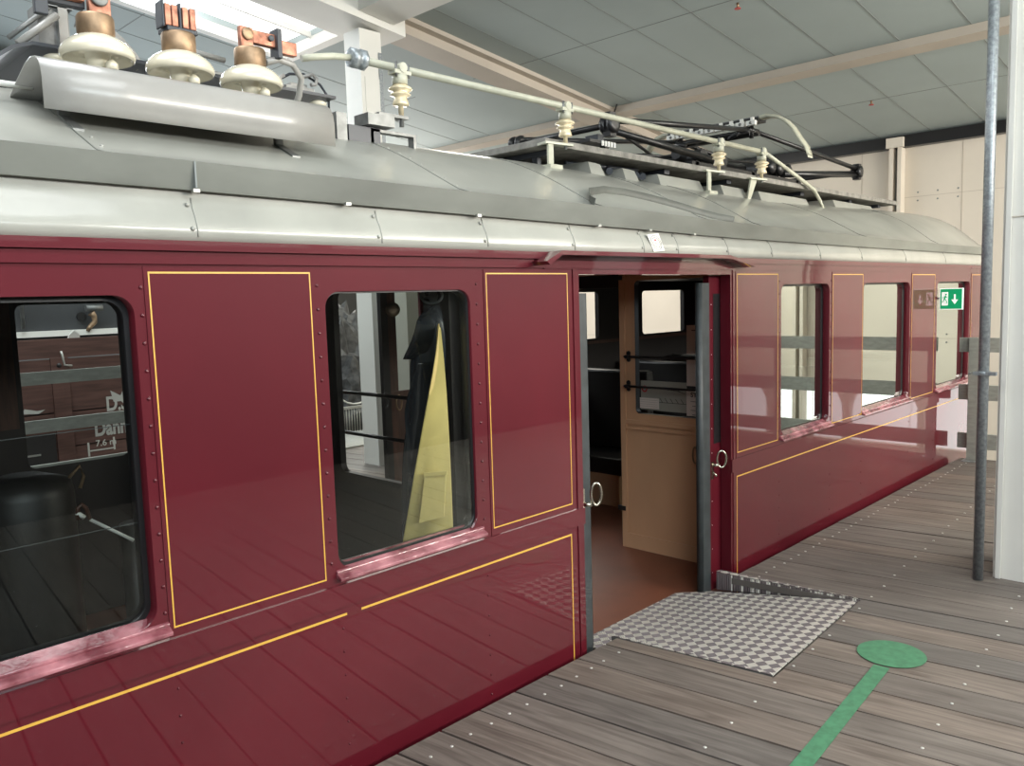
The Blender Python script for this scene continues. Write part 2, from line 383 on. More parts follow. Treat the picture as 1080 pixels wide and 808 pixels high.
wl = MB(); wl.box(-6.1, -6, -7, 10, -1.15, 5.8, 'dark_wall'); struct(wl, 'wall_back')
# opposite deck
od = MB()
for i in range(0, 36):
    s0 = 1.0+.2*i; od.prism([sy(s0+g, 2.68)+(-.035,), sy(s0+.2-g, 2.68)+(-.035,), sy(s0+.2-g, 6.2 if s0 > 3.7 else 3.9)+(-.035,), sy(s0+g, 6.2 if s0 > 3.7 else 3.9)+(-.035,)], (0, 0, .035), 'plank')
struct(od, 'floor_opposite')

# ================================================================== PLATFORM THINGS
# vertical galvanised pipe
pp = MB(); pp.tube([(4.86, -1.095, .0), (4.86, -1.095, cz(4.86)-.03)], .026, 'galv', 16)
pipe = pp.build('galvanised_pipe', label='grey galvanised vertical pipe standing beside the white pillar', cat='pipe', loc=(4.86, -1.095, 0))
cl = MB(); cl.lathe((4.86, -1.095, 1.12), [(.03, 0), (.034, .004), (.034, .022), (.03, .026)], 'galv', n=16); cl.box(4.83, 4.86, -1.16, -1.05, 1.125, 1.143, 'galv')
cl.tube([(4.835, -1.04, 1.134), (4.80, -1.04, 1.134)], .006, 'steel', 8); cl.build('pipe_clamp', pipe)
# railing across the platform end
rail = empty('railing', (8.2, -.2, 0), 'grey wooden railing across the far end of the platform', 'railing')
for y in (-.22, -1.75, -3.3):
    b = MB(); b.box(8.2, 8.24, y, y+.085, 0.006, 1.135, 'rail_grey'); b.box(8.14, 8.30, y-.03, y+.115, 0, .006, 'galv'); b.build('post', rail, bevel=.002)
for z0, z1 in ((1.0, 1.13), (.56, .70), (.11, .25)):
    b = MB(); b.box(8.242, 8.27, -4.2, -.045, z0, z1, 'rail_grey')
    for y in (-.2, -1.73, -3.28):
        for zz in (.03, -.03): b.dome((8.242, y+.06, (z0+z1)/2+zz), .004, .003, 'steel', (-1, 0, 0))
    b.build('rail_board', rail)
# exit sign: flag sign projecting from the railcar side
b = MB(); X0 = 7.72; b.box(X0, X0+.02, -.205, -.022, 1.402, 1.585, 'sign_white'); sign = b.build('exit_sign', label='small green and white emergency exit sign projecting over the platform', cat='sign', loc=(X0, -.11, 1.49))
b = MB(); b.box(X0-.002, X0-.0003, -.199, -.028, 1.408, 1.579, 'sign_green'); b.build('sign_face', sign)
b = MB(); sc = .001; xs = X0-.0035
def sp(u, v): return (xs, -.028-u, 1.408+v)       # u to the right (towards the platform), v up
b.prism([sp(.012, .03), sp(.062, .03), sp(.062, .145), sp(.012, .145)], (.001, 0, 0), 'sign_white')
b.prism([sp(.108, .125), sp(.122, .125), sp(.122, .08), sp(.142, .08), sp(.115, .04), sp(.088, .08), sp(.108, .08)], (.001, 0, 0), 'sign_white')
b.build('pictogram', sign)
b = MB(); xs = X0-.005
def bar(b, u0, v0, u1, v1, w, m='sign_green'):
    d = Vector((u1-u0, v1-v0)).normalized(); n = Vector((-d.y, d.x))*w/2
    b.prism([sp(u0+n.x, v0+n.y), sp(u1+n.x, v1+n.y), sp(u1-n.x, v1-n.y), sp(u0-n.x, v0-n.y)], (.0012, 0, 0), m)
bar(b, .042, .118, .050, .130, .013); bar(b, .033, .085, .044, .112, .013); bar(b, .033, .087, .052, .068, .007); bar(b, .052, .068, .05, .045, .007)
bar(b, .033, .087, .024, .062, .007); bar(b, .024, .062, .014, .058, .006); bar(b, .044, .108, .058, .095, .005); bar(b, .042, .108, .024, .104, .005); bar(b, .024, .104, .02, .09, .005)
b.build('running_figure', sign)
b = MB(); b.tube([(X0+.01, -.023, 1.5), (X0+.01, .0, 1.5)], .008, 'galv', 8); b.build('bracket', sign)
# ramp plate
def lerp(a, b, t): return tuple(a[i]+(b[i]-a[i])*t for i in range(3))
A3 = (3.08, -.785, .004); B3 = (4.128, -.728, .004); C3 = (4.0, .03, -.085); D3 = (3.86, .19, -.092); E3 = (2.98, .19, -.092); F3 = (2.955, -.03, -.075)
b = MB(); th = .005
b.prism([A3, B3, C3, D3, E3, F3], (0, 0, -th), 'tread')
ramp = b.build('access_ramp', label='silver chequered aluminium ramp plate leading into the open railcar door', cat='ramp', loc=(3.5, -.4, 0))
b = MB(); b.prism([(4.140, -.738, .006), (4.030, .03, .016), (4.030, .03, -.085), (4.140, -.738, -.004)], (.004, .0, 0), 'tread_side')
b.prism([(4.140, -.738, .010), (4.030, .03, .020), (4.075, .03, .016), (4.150, -.738, .006)], (0, 0, .004), 'tread'); b.build('side_upstand', ramp)
b = MB(); b.prism([(3.075, -.785, .007), (2.965, -.03, .007), (2.985, -.03, .006), (3.095, -.785, .006)], (0, 0, -.004), 'tread')
b.prism([(3.075, -.785, .005), (2.965, -.03, .005), (2.965, -.03, -.08), (3.075, -.785, -.004)], (.003, 0, 0), 'steel'); b.build('edge_strip', ramp)
# green marks
b = MB(); dc = (3.604, -1.078); b.lathe((dc[0], dc[1], .002), [(.140, 0), (.140, .0012)], 'green', n=48)
b.build('floor_disc', label='round green tape disc stuck on the planks by the ramp', cat='floor marking')
b = MB(); p0 = at(930, 703.5, 2, 0); p1 = at(834, 822, 2, 0); p1 = p0+(p1-p0)*1.5; d = (p1-p0).normalized(); n = Vector((-d.y, d.x, 0))*.032
b.prism([p0+n+Vector((0, 0, .002)), p1+n+Vector((0, 0, .002)), p1-n+Vector((0, 0, .002)), p0-n+Vector((0, 0, .002))], (0, 0, .0012), 'green')
b.build('floor_stripe', label='straight green tape stripe on the planks pointing at the green disc', cat='floor marking')

# ================================================================== THE RAILCAR
W = 2.6; XL = -1.6; XR = 9.12; ZB = -.32; XBK = 4.42
car = empty('railcar', (3.8, 1.3, ZB), 'maroon electric railcar with gold lining and pale grey roof beside the plank platform', 'railcar')
ZS, ZT, ZW, ZTOP = .655, 1.727, 1.645, 1.795
WIN = [(-1.25, -.42), (.17, .895), (1.505, 2.155), (4.762, 5.475), (6.067, 7.04), (7.73, 8.69)]
PAN = [(-.38, .12), (.937, 1.452), (2.24, 2.733), (4.213, 4.715), (5.52, 6.047), (7.081, 7.652), (8.74, 9.06)]
DOOR = (2.815, 4.145)
K = 6
bs = MB()
def bay(b, x0, x1, y, holes, z0, z1, m, dy, mr):
    b_ = b
    (h0, h1, hz0, hz1) = holes
    hole = rrect(h0, h1, hz0, hz1, .055, K)
    frame_face(b_, (x0, x1, z0, z1), hole, y, m, k=K)
    n = len(hole)
    for i in range(n):
        j = (i+1) % n
        b_.face([(hole[i][0], y, hole[i][1]), (hole[j][0], y, hole[j][1]), (hole[j][0], y+dy, hole[j][1]), (hole[i][0], y+dy, hole[i][1])], mr, True)
ZH = .705
edges = []
for w in WIN: bay(bs, w[0]-.04, w[1]+.03, 0, (w[0], w[1], ZH, ZW), ZS, ZT, 'paint', .05, 'paint'); edges += [(w[0]-.04, w[1]+.03)]
xs_ = [XL]+[v for e in edges for v in e]+[XR]
for i in range(0, len(xs_), 2):
    a, b_ = xs_[i], xs_[i+1]
    if a < DOOR[0] < b_:
        bs.face([(a, 0, ZS), (DOOR[0], 0, ZS), (DOOR[0], 0, ZT), (a, 0, ZT)], 'paint'); bs.face([(DOOR[1], 0, ZS), (b_, 0, ZS), (b_, 0, ZT), (DOOR[1], 0, ZT)], 'paint')
        bs.face([(DOOR[0], 0, 1.705), (DOOR[1], 0, 1.705), (DOOR[1], 0, ZT), (DOOR[0], 0, ZT)], 'paint')
    else: bs.face([(a, 0, ZS), (b_, 0, ZS), (b_, 0, ZT), (a, 0, ZT)], 'paint')
for a, b_ in ((XL, DOOR[0]), (DOOR[1], XR)):
    bs.face([(a, 0, ZB), (b_, 0, ZB), (b_, 0, ZS), (a, 0, ZS)], 'paint')
    bs.box(a, b_, -.009, -.0001, .578, .655, 'paint')      # waist moulding
bs.box(XL, XR, -.022, -.0001, 1.766, ZTOP, 'paint'); bs.box(XL, XR, -.010, -.0001, 1.729, 1.763, 'paint'); bs.face([(XL, 0, ZT), (XR, 0, ZT), (XR, 0, ZTOP), (XL, 0, ZTOP)], 'paint')
# door reveals
bs.box(DOOR[1], DOOR[1]+.02, .0005, .065, -.3, 1.705, 'paint'); bs.box(DOOR[0]-.02, DOOR[0], .0005, .055, -.3, 1.705, 'paint'); bs.box(DOOR[0], DOOR[1], .0005, .05, 1.703, 1.72, 'paint')
bs.box(DOOR[0]-.045, DOOR[0]-.02, -.005, 0, -.3, ZT, 'paint'); bs.box(DOOR[1]+.02, DOOR[1]+.04, -.005, 0, -.3, ZT, 'paint')
# end wall and other side
bs.face([(XR, 0, ZB), (XR, W, ZB), (XR, W, ZTOP), (XR, 0, ZTOP)], 'paint'); bs.face([(XL, 0, ZB), (XL, W, ZB), (XL, W, ZTOP), (XL, 0, ZTOP)], 'paint')
# panel mouldings and rivets
def rivcol(x, z0, z1, n, r=.0062):
    for i in range(n): bs.dome((x, -.0001, z0+(z1-z0)*i/(n-1)), r, .004, 'paint')
for x in (-.40, .145, .916, 1.478, 2.19, 4.738, 5.497, 6.055, 7.062, 7.69, 8.715): rivcol(x, .735, 1.665, 13)
for x in (-.4, .15, .938, 1.51, 2.2, 4.74, 5.5, 6.055, 7.062, 7.69, 8.715): rivcol(x, -.25, .50, 10, .0045)
for a, b_ in PAN: bs.box(a-.012, b_+.012, -.0028, -.0001, ZS+.001, 1.722, 'paint')
side = bs.build('body_side', car)
# opposite side with openings
ob = MB(); OWIN = [(-.6, .5), (1.26, 1.80), (5.0, 6.22), (6.92, 7.72), (8.2, 8.75)]; ODOOR = (2.9, 4.14)
cur = XL
for a, b_, z0, z1 in sorted([(w[0], w[1], .765 if w[0] < 3 else 1.2, 1.66) for w in OWIN]+[(ODOOR[0], ODOOR[1], -.1, 1.70)]):
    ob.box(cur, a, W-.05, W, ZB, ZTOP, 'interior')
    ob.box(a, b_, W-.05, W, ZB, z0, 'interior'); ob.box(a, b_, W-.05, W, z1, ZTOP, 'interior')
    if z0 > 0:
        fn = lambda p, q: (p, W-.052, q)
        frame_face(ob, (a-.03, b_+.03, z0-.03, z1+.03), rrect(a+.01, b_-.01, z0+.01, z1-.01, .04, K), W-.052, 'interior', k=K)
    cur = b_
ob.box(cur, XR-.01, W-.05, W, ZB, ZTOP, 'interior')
ob.build('far_side_wall', car)
# inner lining of the near side (above and below the windows), floor, inner ceiling
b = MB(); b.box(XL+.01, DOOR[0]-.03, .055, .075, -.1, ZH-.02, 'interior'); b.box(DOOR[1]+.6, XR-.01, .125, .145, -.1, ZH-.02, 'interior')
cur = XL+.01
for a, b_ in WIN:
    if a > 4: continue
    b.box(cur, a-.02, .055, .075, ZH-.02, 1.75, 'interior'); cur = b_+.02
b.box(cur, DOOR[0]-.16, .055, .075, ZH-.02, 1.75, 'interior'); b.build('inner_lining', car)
b = MB(); b.box(XL+.01, XR-.01, .012, W-.052, -.16, -.1, 'lino'); b.build('floor_covering', car)
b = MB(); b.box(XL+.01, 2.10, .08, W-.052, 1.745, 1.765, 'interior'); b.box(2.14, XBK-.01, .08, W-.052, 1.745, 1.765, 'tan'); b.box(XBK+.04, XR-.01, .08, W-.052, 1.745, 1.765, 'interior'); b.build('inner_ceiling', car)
# pinstripes
def stripe_rect(b, x0, x1, z0, z1, y, w=.005, sides='tblr'):
    if 't' in sides: b.box(x0, x1, y-.0006, y, z1-w, z1, 'gold')
    if 'b' in sides: b.box(x0, x1, y-.0006, y, z0, z0+w, 'gold')
    if 'l' in sides: b.box(x0, x0+w*.8, y-.0006, y, z0+w, z1-w, 'gold')
    if 'r' in sides: b.box(x1-w*.8, x1, y-.0006, y, z0+w, z1-w, 'gold')
for a, b_ in PAN: b = MB(); stripe_rect(b, a, b_, .684, 1.708, -.003); b.build('pinstripe', car)
b = MB(); b.box(-1.5, 1.527, -.0008, -.0001, .542, .550, 'gold'); b.build('pinstripe', car)
b = MB(); b.box(1.587, 2.727, -.0008, -.0001, .542, .550, 'gold'); b.box(2.722, 2.7275, -.0008, -.0001, ZB+.02, .543, 'gold'); b.build('pinstripe', car)
b = MB(); b.box(4.21, 9.03, -.0008, -.0001, .542, .549, 'gold'); b.box(4.21, 4.2155, -.0008, -.0001, ZB+.02, .543, 'gold'); b.build('pinstripe', car)
# windows
for (a, b_) in WIN:
    yf = .012 if 1 < a < 2 else .045; fw_ = .006 if 1 < a < 2 else .014
    b = MB(); hole = rrect(a+fw_, b_-fw_, ZH+.012, ZW-fw_, .05, K); frame_face(b, (a-.005, b_+.005, ZH-.01, ZW+.006), hole, yf, 'black', k=K)
    for i in range(len(hole)):
        j = (i+1) % len(hole); b.face([(hole[i][0], yf, hole[i][1]), (hole[j][0], yf, hole[j][1]), (hole[j][0], yf+.045, hole[j][1]), (hole[i][0], yf+.045, hole[i][1])], 'black', True)
    f_ = b.build('window_frame', car)
    b = MB(); y = yf+.005; b.face([(a-.004, y, ZH-.008), (b_+.004, y, ZH-.008), (b_+.004, y, ZW+.004), (a-.004, y, ZW+.004)], 'glass'); b.build('window_pane', f_)
    b = MB(); x0, x1 = a-.012, b_+.03
    b.hexa([(x0, -.028, .672), (x1, -.028, .672), (x1, .04, .684), (x0, .04, .684), (x0, -.028, .684), (x1, -.028, .684), (x1, .04, .716), (x0, .04, .716)], 'sill_sheen')
    b.hexa([(x0, -.008, .694), (x1, -.008, .694), (x1, .04, .706), (x0, .04, .706), (x0, -.008, .704), (x1, -.008, .704), (x1, .04, .722), (x0, .04, .722)], 'sill_sheen')
    b.build('window_sill', car, label='maroon window sill with a pink sheen in its colour', bevel=.003)
# half-lowered glass edges in the first window (upper pane edge lines)
for pl in ((0, 465), (0, 582)):
    zz = at(*pl, 1, .058).z; b = MB(); b.box(.18, .885, .056, .0585, zz, zz+.0018, 'rubber'); b.build('glass_edge', car)
# roof: cove, gutter board, upper shell
def gz(x):   # top of gutter board
    P = [(-2, 2.022), (.6, 2.021), (2.3, 2.010), (3.3, 2.003), (4.04, 1.988), (5.87, 1.974), (8, 1.966), (9.2, 1.972)]
    for (x0, a), (x1, b_) in zip(P, P[1:]):
        if x <= x1: return a+(b_-a)*(x-x0)/(x1-x0)
    return P[-1][1]
def gb_(x):
    P = [(-2, 1.946), (.6, 1.944), (1.08, 1.940), (2.2, 1.928), (3.3, 1.918), (4.04, 1.907), (5.9, 1.902), (9.2, 1.905)]
    for (x0, a), (x1, b_) in zip(P, P[1:]):
        if x <= x1: return a+(b_-a)*(x-x0)/(x1-x0)
    return P[-1][1]
PR = [(-.012, 0), (.05, .018), (.10, .055), (.15, .092), (.20, .13), (.26, .175), (.33, .212), (.415, .252), (.50, .282), (.585, .305), (.70, .325), (.85, .345), (1.05, .360), (1.3, .366)]
NX = 60
X_ = [XL+(XR-XL)*i/NX for i in range(NX+1)]
PN = [(-.012, 0), (.05, .015), (.10, .038), (.15, .062), (.20, .086), (.26, .116), (.33, .150), (.415, .190), (.50, .228), (.585, .262), (.70, .300), (.85, .335), (1.05, .362), (1.3, .372)]
PF = [(-.012, 0), (.05, .040), (.10, .085), (.15, .130), (.20, .173), (.26, .222), (.33, .268), (.415, .312), (.50, .345), (.585, .372), (.70, .398), (.85, .415), (1.05, .425), (1.3, .430)]
def prof(x):
    t = min(1, max(0, (x-4.5)/4.6)); t = t*t*(3-2*t)
    m_ = min(1, max(0, (x-1.5)/2))*.25
    t = max(t, m_)
    return [(a[0], a[1]+(b_[1]-a[1])*t) for a, b_ in zip(PN, PF)]
rows = []
for x in X_:
    e = 0; PR = prof(x)
    r = [(x, y, gz(x)+h) for y, h in PR]; r += [(x, W-y, gz(x)+h) for y, h in PR[-2::-1]]
    rows.append(r)
b = MB(); b.grid(rows, 'cream')
for x, r in ((XL, rows[0]), (XR, rows[-1])):
    b.face([(p[0], p[1], p[2]) for p in r]+[(x, W, ZTOP), (x, 0, ZTOP)], 'cream')
# seam rings with rivets
def roofz(x, y):
    y = min(y, W-y); PR = prof(x)
    for (y0, h0), (y1, h1) in zip(PR, PR[1:]):
        if y <= y1: return gz(x)+h0+(h1-h0)*(y-y0)/(y1-y0)
    return gz(x)+PR[-1][1]
for x in (-.4, .85, 2.17, 3.0, 3.9, 4.5, 6.1, 7.7):
    ring = [(x, y, roofz(x, y)+.001) for y in [-.01+i*.0655 for i in range(0, 41)] if y < W]
    b.tube(ring, .0022, 'gutter', 4, cap=False)
    for y in [.03+.07*i for i in range(12)]:
        if x > .5: b.dome((x+.03, y, roofz(x, y)), .006, .004, 'cream', (0, -.5, .8), 6)
roof = b.build('roof', car, loc=(3.8, 1.3, 2.0))
b = MB(); COV = [(-.001, ZTOP), (-.012, 1.808), (-.013, 1.83), (-.004, 1.86), (.012, 1.89), (.022, 1.92), (.022, 1.95)]
b.grid([[(x, y, z) for y, z in COV] for x in X_], 'cream')
for x in (.35, 1.085, 1.74, 2.25, 2.78, 3.3, 3.6, 4.1, 4.62, 5.3, 6.0, 6.9, 7.9):
    b.tube([(x, y-.001, z) for y, z in COV[1:-1]], .0025, 'cream', 5)
    for z, yy in ((1.83, -.014), (1.90, .012)): b.dome((x-.015, yy, z), .007, .005, 'cream')
b.grid([[(x, W-y, z) for y, z in COV] for x in X_], 'cream'); b.build('roof_cove', car)
b = MB()
for i in range(NX):
    x0, x1 = X_[i], X_[i+1]
    b.hexa([(x0, -.004, gb_(x0)), (x1, -.004, gb_(x1)), (x1, .03, gb_(x1)), (x0, .03, gb_(x0)), (x0, -.020, gz(x0)+.002), (x1, -.020, gz(x1)+.002), (x1, .02, gz(x1)+.006), (x0, .02, gz(x0)+.006)], 'gutter')
b.box(1.083, 1.088, -.022, -.002, 1.945, 2.02, 'seam')
for x in (1.08, 1.6, 2.2, 2.95, 3.35, 3.75): b.box(x, x+.02, -.012, .004, gb_(x)-.006, gb_(x)+.004, 'cream')
b.build('gutter_board', car)
# arched rain strip over the door
b = MB(); arc = [(2.93, .0), (3.0, .085), (3.09, .155), (3.27, .205), (3.45, .21), (3.62, .185), (3.80, .14), (3.98, .075), (4.17, .0)]
pts = []
for (x0, y0), (x1, y1) in zip(arc, arc[1:]):
    for t in (0, .5): pts.append((x0+(x1-x0)*t, y0+(y1-y0)*t))
pts.append(arc[-1])
lo = [Vector((x, y-.004, roofz(x, y)-.004)) for x, y in pts]; hi = [p+Vector((0, -.010, .034)) for p in lo]; bk = [p+Vector((0, .012, 0.004)) for p in hi]
b.grid([lo, hi, bk], 'strip'); b.build('rain_strip', car)
# door canopy
b = MB(); cx0, cx1, cx2, cx3 = 2.50, 2.60, 3.98, 4.27
def cp(x, y, z): return (x, y, z)
b.prism([cp(cx0, -.095, 1.752), cp(cx1, -.095, 1.797), cp(cx2, -.095, 1.802), cp(cx3, -.095, 1.756), cp(cx3-.01, -.095, 1.742), cp(cx2, -.095, 1.784), cp(cx1, -.095, 1.779), cp(cx0+.02, -.095, 1.738)], (0, .115, 0), 'paint')
b.box(cx1-.02, cx2+.04, -.006, 0, 1.725, 1.795, 'paint')
b.build('door_canopy', car, label='thin maroon rain canopy over the door')
# sticker
b = MB(); q = [at(682, 247.5, 1, -.002), at(694, 246, 1, -.002), at(701, 264.5, 1, -.016), at(689.5, 265.5, 1, -.016)]
q = [Vector((p.x, (-.003 if i in (0, 1) else -.0165), p.z)) for i, p in enumerate(q)]
b.prism(q, (0, -.001, 0), 'white'); cc = sum(q, Vector())/4; st = b.build('sticker', car, label='small white oval-print sticker')
ux = (q[1]-q[0])/2; uz = (q[0]-q[3])/2
b = MB()
for rr in (.86, .62):
    ring = [cc+Vector((0, -.0018, 0))+ux*math.cos(a)*rr+uz*math.sin(a)*rr for a in [2*PI*i/28 for i in range(28)]]
    ring2 = [cc+Vector((0, -.0018, 0))+ux*math.cos(a)*(rr-.07)+uz*math.sin(a)*(rr-.05) for a in [2*PI*i/28 for i in range(28)]]
    b.grid([ring, ring2], 'ink', close=True)
for k in range(3):
    p = cc+uz*(-.05-.16*k)+Vector((0, -.0018, 0)); b.face([p-ux*.25-uz*.02, p+ux*.25-uz*.02, p+ux*.25+uz*.02, p-ux*.25+uz*.02], 'ink')
p = cc+uz*.30+Vector((0, -.002, 0)); b.face([p+ux*.18*math.cos(a)+uz*.1*math.sin(a) for a in [2*PI*i/10 for i in range(10)]], 'red'); b.build('sticker_print', st)
# ---------------- doors
def ring_handle(b, c, h, w, r, m='chrome', ux=(0, -1, 0), tilt=0):
    c = Vector(c); u = Vector(ux).normalized(); z = Vector((0, 0, 1))
    pts = [c+u*math.cos(a)*w+z*math.sin(a)*h for a in [2*PI*i/20 for i in range(21)]]
    b.tube(pts, r, m, 8, cap=False)
b = MB(); b.box(4.03, 4.85, .070, .105, -.1, 1.70, 'paint')
for z in [0+.14*i for i in range(12)]: b.dome((4.055, .07, z), .003, .002, 'screw')
rd = b.build('sliding_door', car, loc=(4.4, .09, .8))
b = MB(); b.box(3.955, 4.03, .066, .108, -.1, 1.66, 'rubber'); b.tube([(3.955, .087, -.1), (3.955, .087, 1.66)], .021, 'rubber', 12); b.build('rubber_edge', rd)
b = MB(); b.box(4.075, 4.85, .0685, .0698, .75, 1.60, 'black'); b.build('door_window', rd)
b = MB(); hp = at(756, 486, 1, .03); ring_handle(b, (4.075, .02, .668), .048, .026, .006, ux=(.6, -.6, 0)); b.tube([(4.055, .07, .63), (4.06, .03, .635)], .009, 'chrome', 8)
b.prism([(4.043, .069, .55), (4.067, .069, .55), (4.067, .069, .65), (4.043, .069, .65)], (0, -.004, 0), 'chrome'); b.tube([(4.055, .06, .59), (4.055, .04, .57)], .007, 'chrome', 8); b.build('door_handle', rd)
b = MB(); b.box(2.2, 2.86, .086, .105, -.1, 1.70, 'paint')
for z in [0+.14*i for i in range(12)]: b.dome((2.845, .086, z), .003, .002, 'screw')
ld = b.build('sliding_door', car, loc=(2.5, .09, .8))
b = MB(); b.box(2.86, 2.925, .052, .10, -.1, 1.62, 'rubber'); b.tube([(2.925, .076, -.1), (2.925, .076, 1.62)], .022, 'rubber', 12); b.build('rubber_edge', ld)
b = MB(); ring_handle(b, (2.895, -.01, .70), .052, .026, .0065, ux=(.75, -.4, 0)); b.tube([(2.85, .05, .65), (2.868, -.005, .655)], .010, 'chrome', 8)
b.prism([(2.862, .051, .60), (2.882, .051, .60), (2.882, .051, .72), (2.862, .051, .72)], (0, -.005, 0), 'chrome'); b.build('door_handle', ld)
# ---------------- bulkhead door (tan) at XBK
def yb(px, py=400): return at(px, py, 0, XBK).y
def zb(px, py): return at(px, py, 0, XBK).z
y_l, y_r = yb(656, 450), .08
wy0, wy1 = yb(741, 380), yb(670, 380); wz0, wz1 = zb(672, 436), zb(672, 296)
b = MB()
fnx = lambda a, q: (XBK, a, q)
HW0 = .20
hole = rrect(HW0, wy1, wz0, wz1, .03, K)
frame_face(b, (y_r, y_l, -.1, 1.745), hole, 0, 'tan', fn=fnx, k=K)
for i in range(len(hole)):
    j = (i+1) % len(hole); b.face([(XBK, hole[i][0], hole[i][1]), (XBK, hole[j][0], hole[j][1]), (XBK+.035, hole[j][0], hole[j][1]), (XBK+.035, hole[i][0], hole[i][1])], 'black')
b.face([(XBK+.035, y_r, -.1), (XBK+.035, y_l, -.1), (XBK+.035, y_l, wz0), (XBK+.035, y_r, wz0)], 'interior'); b.face([(XBK, y_l, -.1), (XBK+.035, y_l, -.1), (XBK+.035, y_l, 1.745), (XBK, y_l, 1.745)], 'tan')
b.box(XBK-.012, XBK-.0005, y_l-.04, y_l, -.1, 1.74, 'tan'); b.box(XBK-.010, XBK-.0005, y_r, y_l-.04, wz0-.075, wz0-.045, 'tan')
b.box(XBK-.010, XBK-.0005, y_r, y_l-.04, -.1, .0, 'tan'); b.box(XBK-.010, XBK-.0005, y_r, y_l-.04, wz0-.11, wz0-.100, 'tan')
bd = b.build('interior_door', car, loc=(XBK, .5, .8))
b = MB(); fr = rrect(HW0+.004, wy1-.004, wz0+.004, wz1-.004, .03, K)
for i in range(len(fr)):
    j = (i+1) % len(fr); b.face([(XBK-.006, fr[i][0], fr[i][1]), (XBK-.006, fr[j][0], fr[j][1]), (XBK+.01, fr[j][0]*.94+.03, fr[j][1]), (XBK+.01, fr[i][0]*.94+.03, fr[i][1])], 'black')
b.build('window_frame', bd)
for pyy in (376, 407):
    z = zb(666, pyy); b = MB(); b.tube([(XBK-.03, y_r+.02, z), (XBK-.03, yb(661, pyy), z)], .008, 'black', 8)
    b.tube([(XBK-.002, yb(664, pyy), z), (XBK-.045, yb(664, pyy), z)], .013, 'black', 8)
    b.lathe((XBK-.001, yb(663, pyy), z+.02), [(.018, 0), (.014, .006)], 'black', (-1, 0, 0), 10); b.lathe((XBK-.001, yb(663, pyy), z-.02), [(.018, 0), (.014, .006)], 'black', (-1, 0, 0), 10)
    b.build('window_bar', bd)
b = MB(); hc = at(734, 480, 0, XBK-.03); ring_handle(b, (XBK-.04, hc.y, hc.z), .052, .022, .005, 'brass', ux=(.3, 1, 0)); b.tube([(XBK, hc.y-.01, hc.z), (XBK-.03, hc.y-.012, hc.z-.03)], .007, 'brass', 8); b.build('door_handle', bd)
for pyy in (293, 535):
    z = zb(657, pyy); b = MB(); b.box(XBK-.02, XBK+.0, y_l-.03, y_l+.03, z-.015, z+.015, 'black'); b.build('door_stop', bd)
# frame of the passage left of the door, saloon beyond
b = MB(); b.box(XBK, XBK+.04, 1.72, W-.055, -.1, 1.745, 'brown_wood'); b.box(XBK, XBK+.04, y_l+.005, 1.715, 1.66, 1.745, 'interior'); b.build('bulkhead', car)
b = MB(); b.box(XBK-.001, XBK+.03, .146, .2, -.1, 1.745, 'interior'); b.build('bulkhead', car)
# benches
for (x, ytop) in ((5.2, 1.0), (6.1, 1.0), (7.0, 1.0), (7.9, 1.0)):
    for (ya, yb_) in ((.2, 1.02), (1.55, 2.5)):
        be = MB(); be.box(x, x+.42, ya, yb_, .16, .30, 'seat'); be.build_ = None
        o = be.build('bench', car, loc=(x, ya, 0), bevel=.02)
        q = MB(); q.box(x+.36, x+.46, ya, yb_, .30, .98, 'seat'); q.build('bench_back', o, bevel=.02)
        q = MB(); q.box(x+.02, x+.06, ya+.05, yb_-.05, -.1, .16, 'tan' if x < 5.5 else 'seat'); q.build('bench_base', o)
# luggage-band with small lit labels on far side
b = MB(); b.box(XBK+.05, XR-.02, W-.058, W-.053, 1.16, 1.19, 'brown_wood')
b.build('window_ledge', car)
# ---------------- partition at X=2.12 with barred window
PX = 2.12
def yp(px, py): return at(px, py, 0, PX).y
py0, py1 = .24, .88; pz0, pz1 = .83, 1.66
b = MB(); hole = rrect(py0, py1, pz0, pz1, .035, K); frame_face(b, (.08, .97, -.1, 1.745), hole, 0, 'interior', fn=lambda a, q: (PX, a, q), k=K)
for i in range(len(hole)):
    j = (i+1) % len(hole); b.face([(PX, hole[i][0], hole[i][1]), (PX, hole[j][0], hole[j][1]), (PX+.03, hole[j][0], hole[j][1]), (PX+.03, hole[i][0], hole[i][1])], 'interior')
frame_face(b, (.08, .97, -.1, 1.745), hole, 0, 'tan', fn=lambda a, q: (PX+.03, a, q), k=K)
b.box(PX, PX+.03, 1.85, W-.055, -.1, 1.745, 'interior'); b.box(PX-.005, PX+.09, .078, .235, -.1, 1.744, 'interior'); pt = b.build('partition', car)
for z in (1.195, 1.005): q = MB(); q.tube([(PX+.05, py0-.03, z), (PX+.05, py1+.03, z)], .009, 'black', 8); q.build('window_bar', pt)
q = MB(); q.lathe((PX-.03, .40, 1.575), [(.026, 0), (.030, .004), (.030, .012), (.012, .016)], 'brass', (-.6, -.8, 0), 20); q.tube([(PX, .44, 1.575), (PX-.02, .41, 1.575)], .006, 'black', 6); q.build('door_knob', pt, label='round brass knob')
q = MB(); q.tube([(PX, .17, 1.62), (PX-.05, .17, 1.62), (PX-.06, .17, 1.645)], .006, 'steel', 8); q.lathe((PX-.001, .17, 1.625), [(.03, 0), (.028, .006)], 'steel', (-1, 0, 0), 16); ring_handle(q, (PX-.03, .15, 1.625), .03, .05, .005, 'steel', ux=(.3, -1, 0)); q.build('coat_hook', pt)
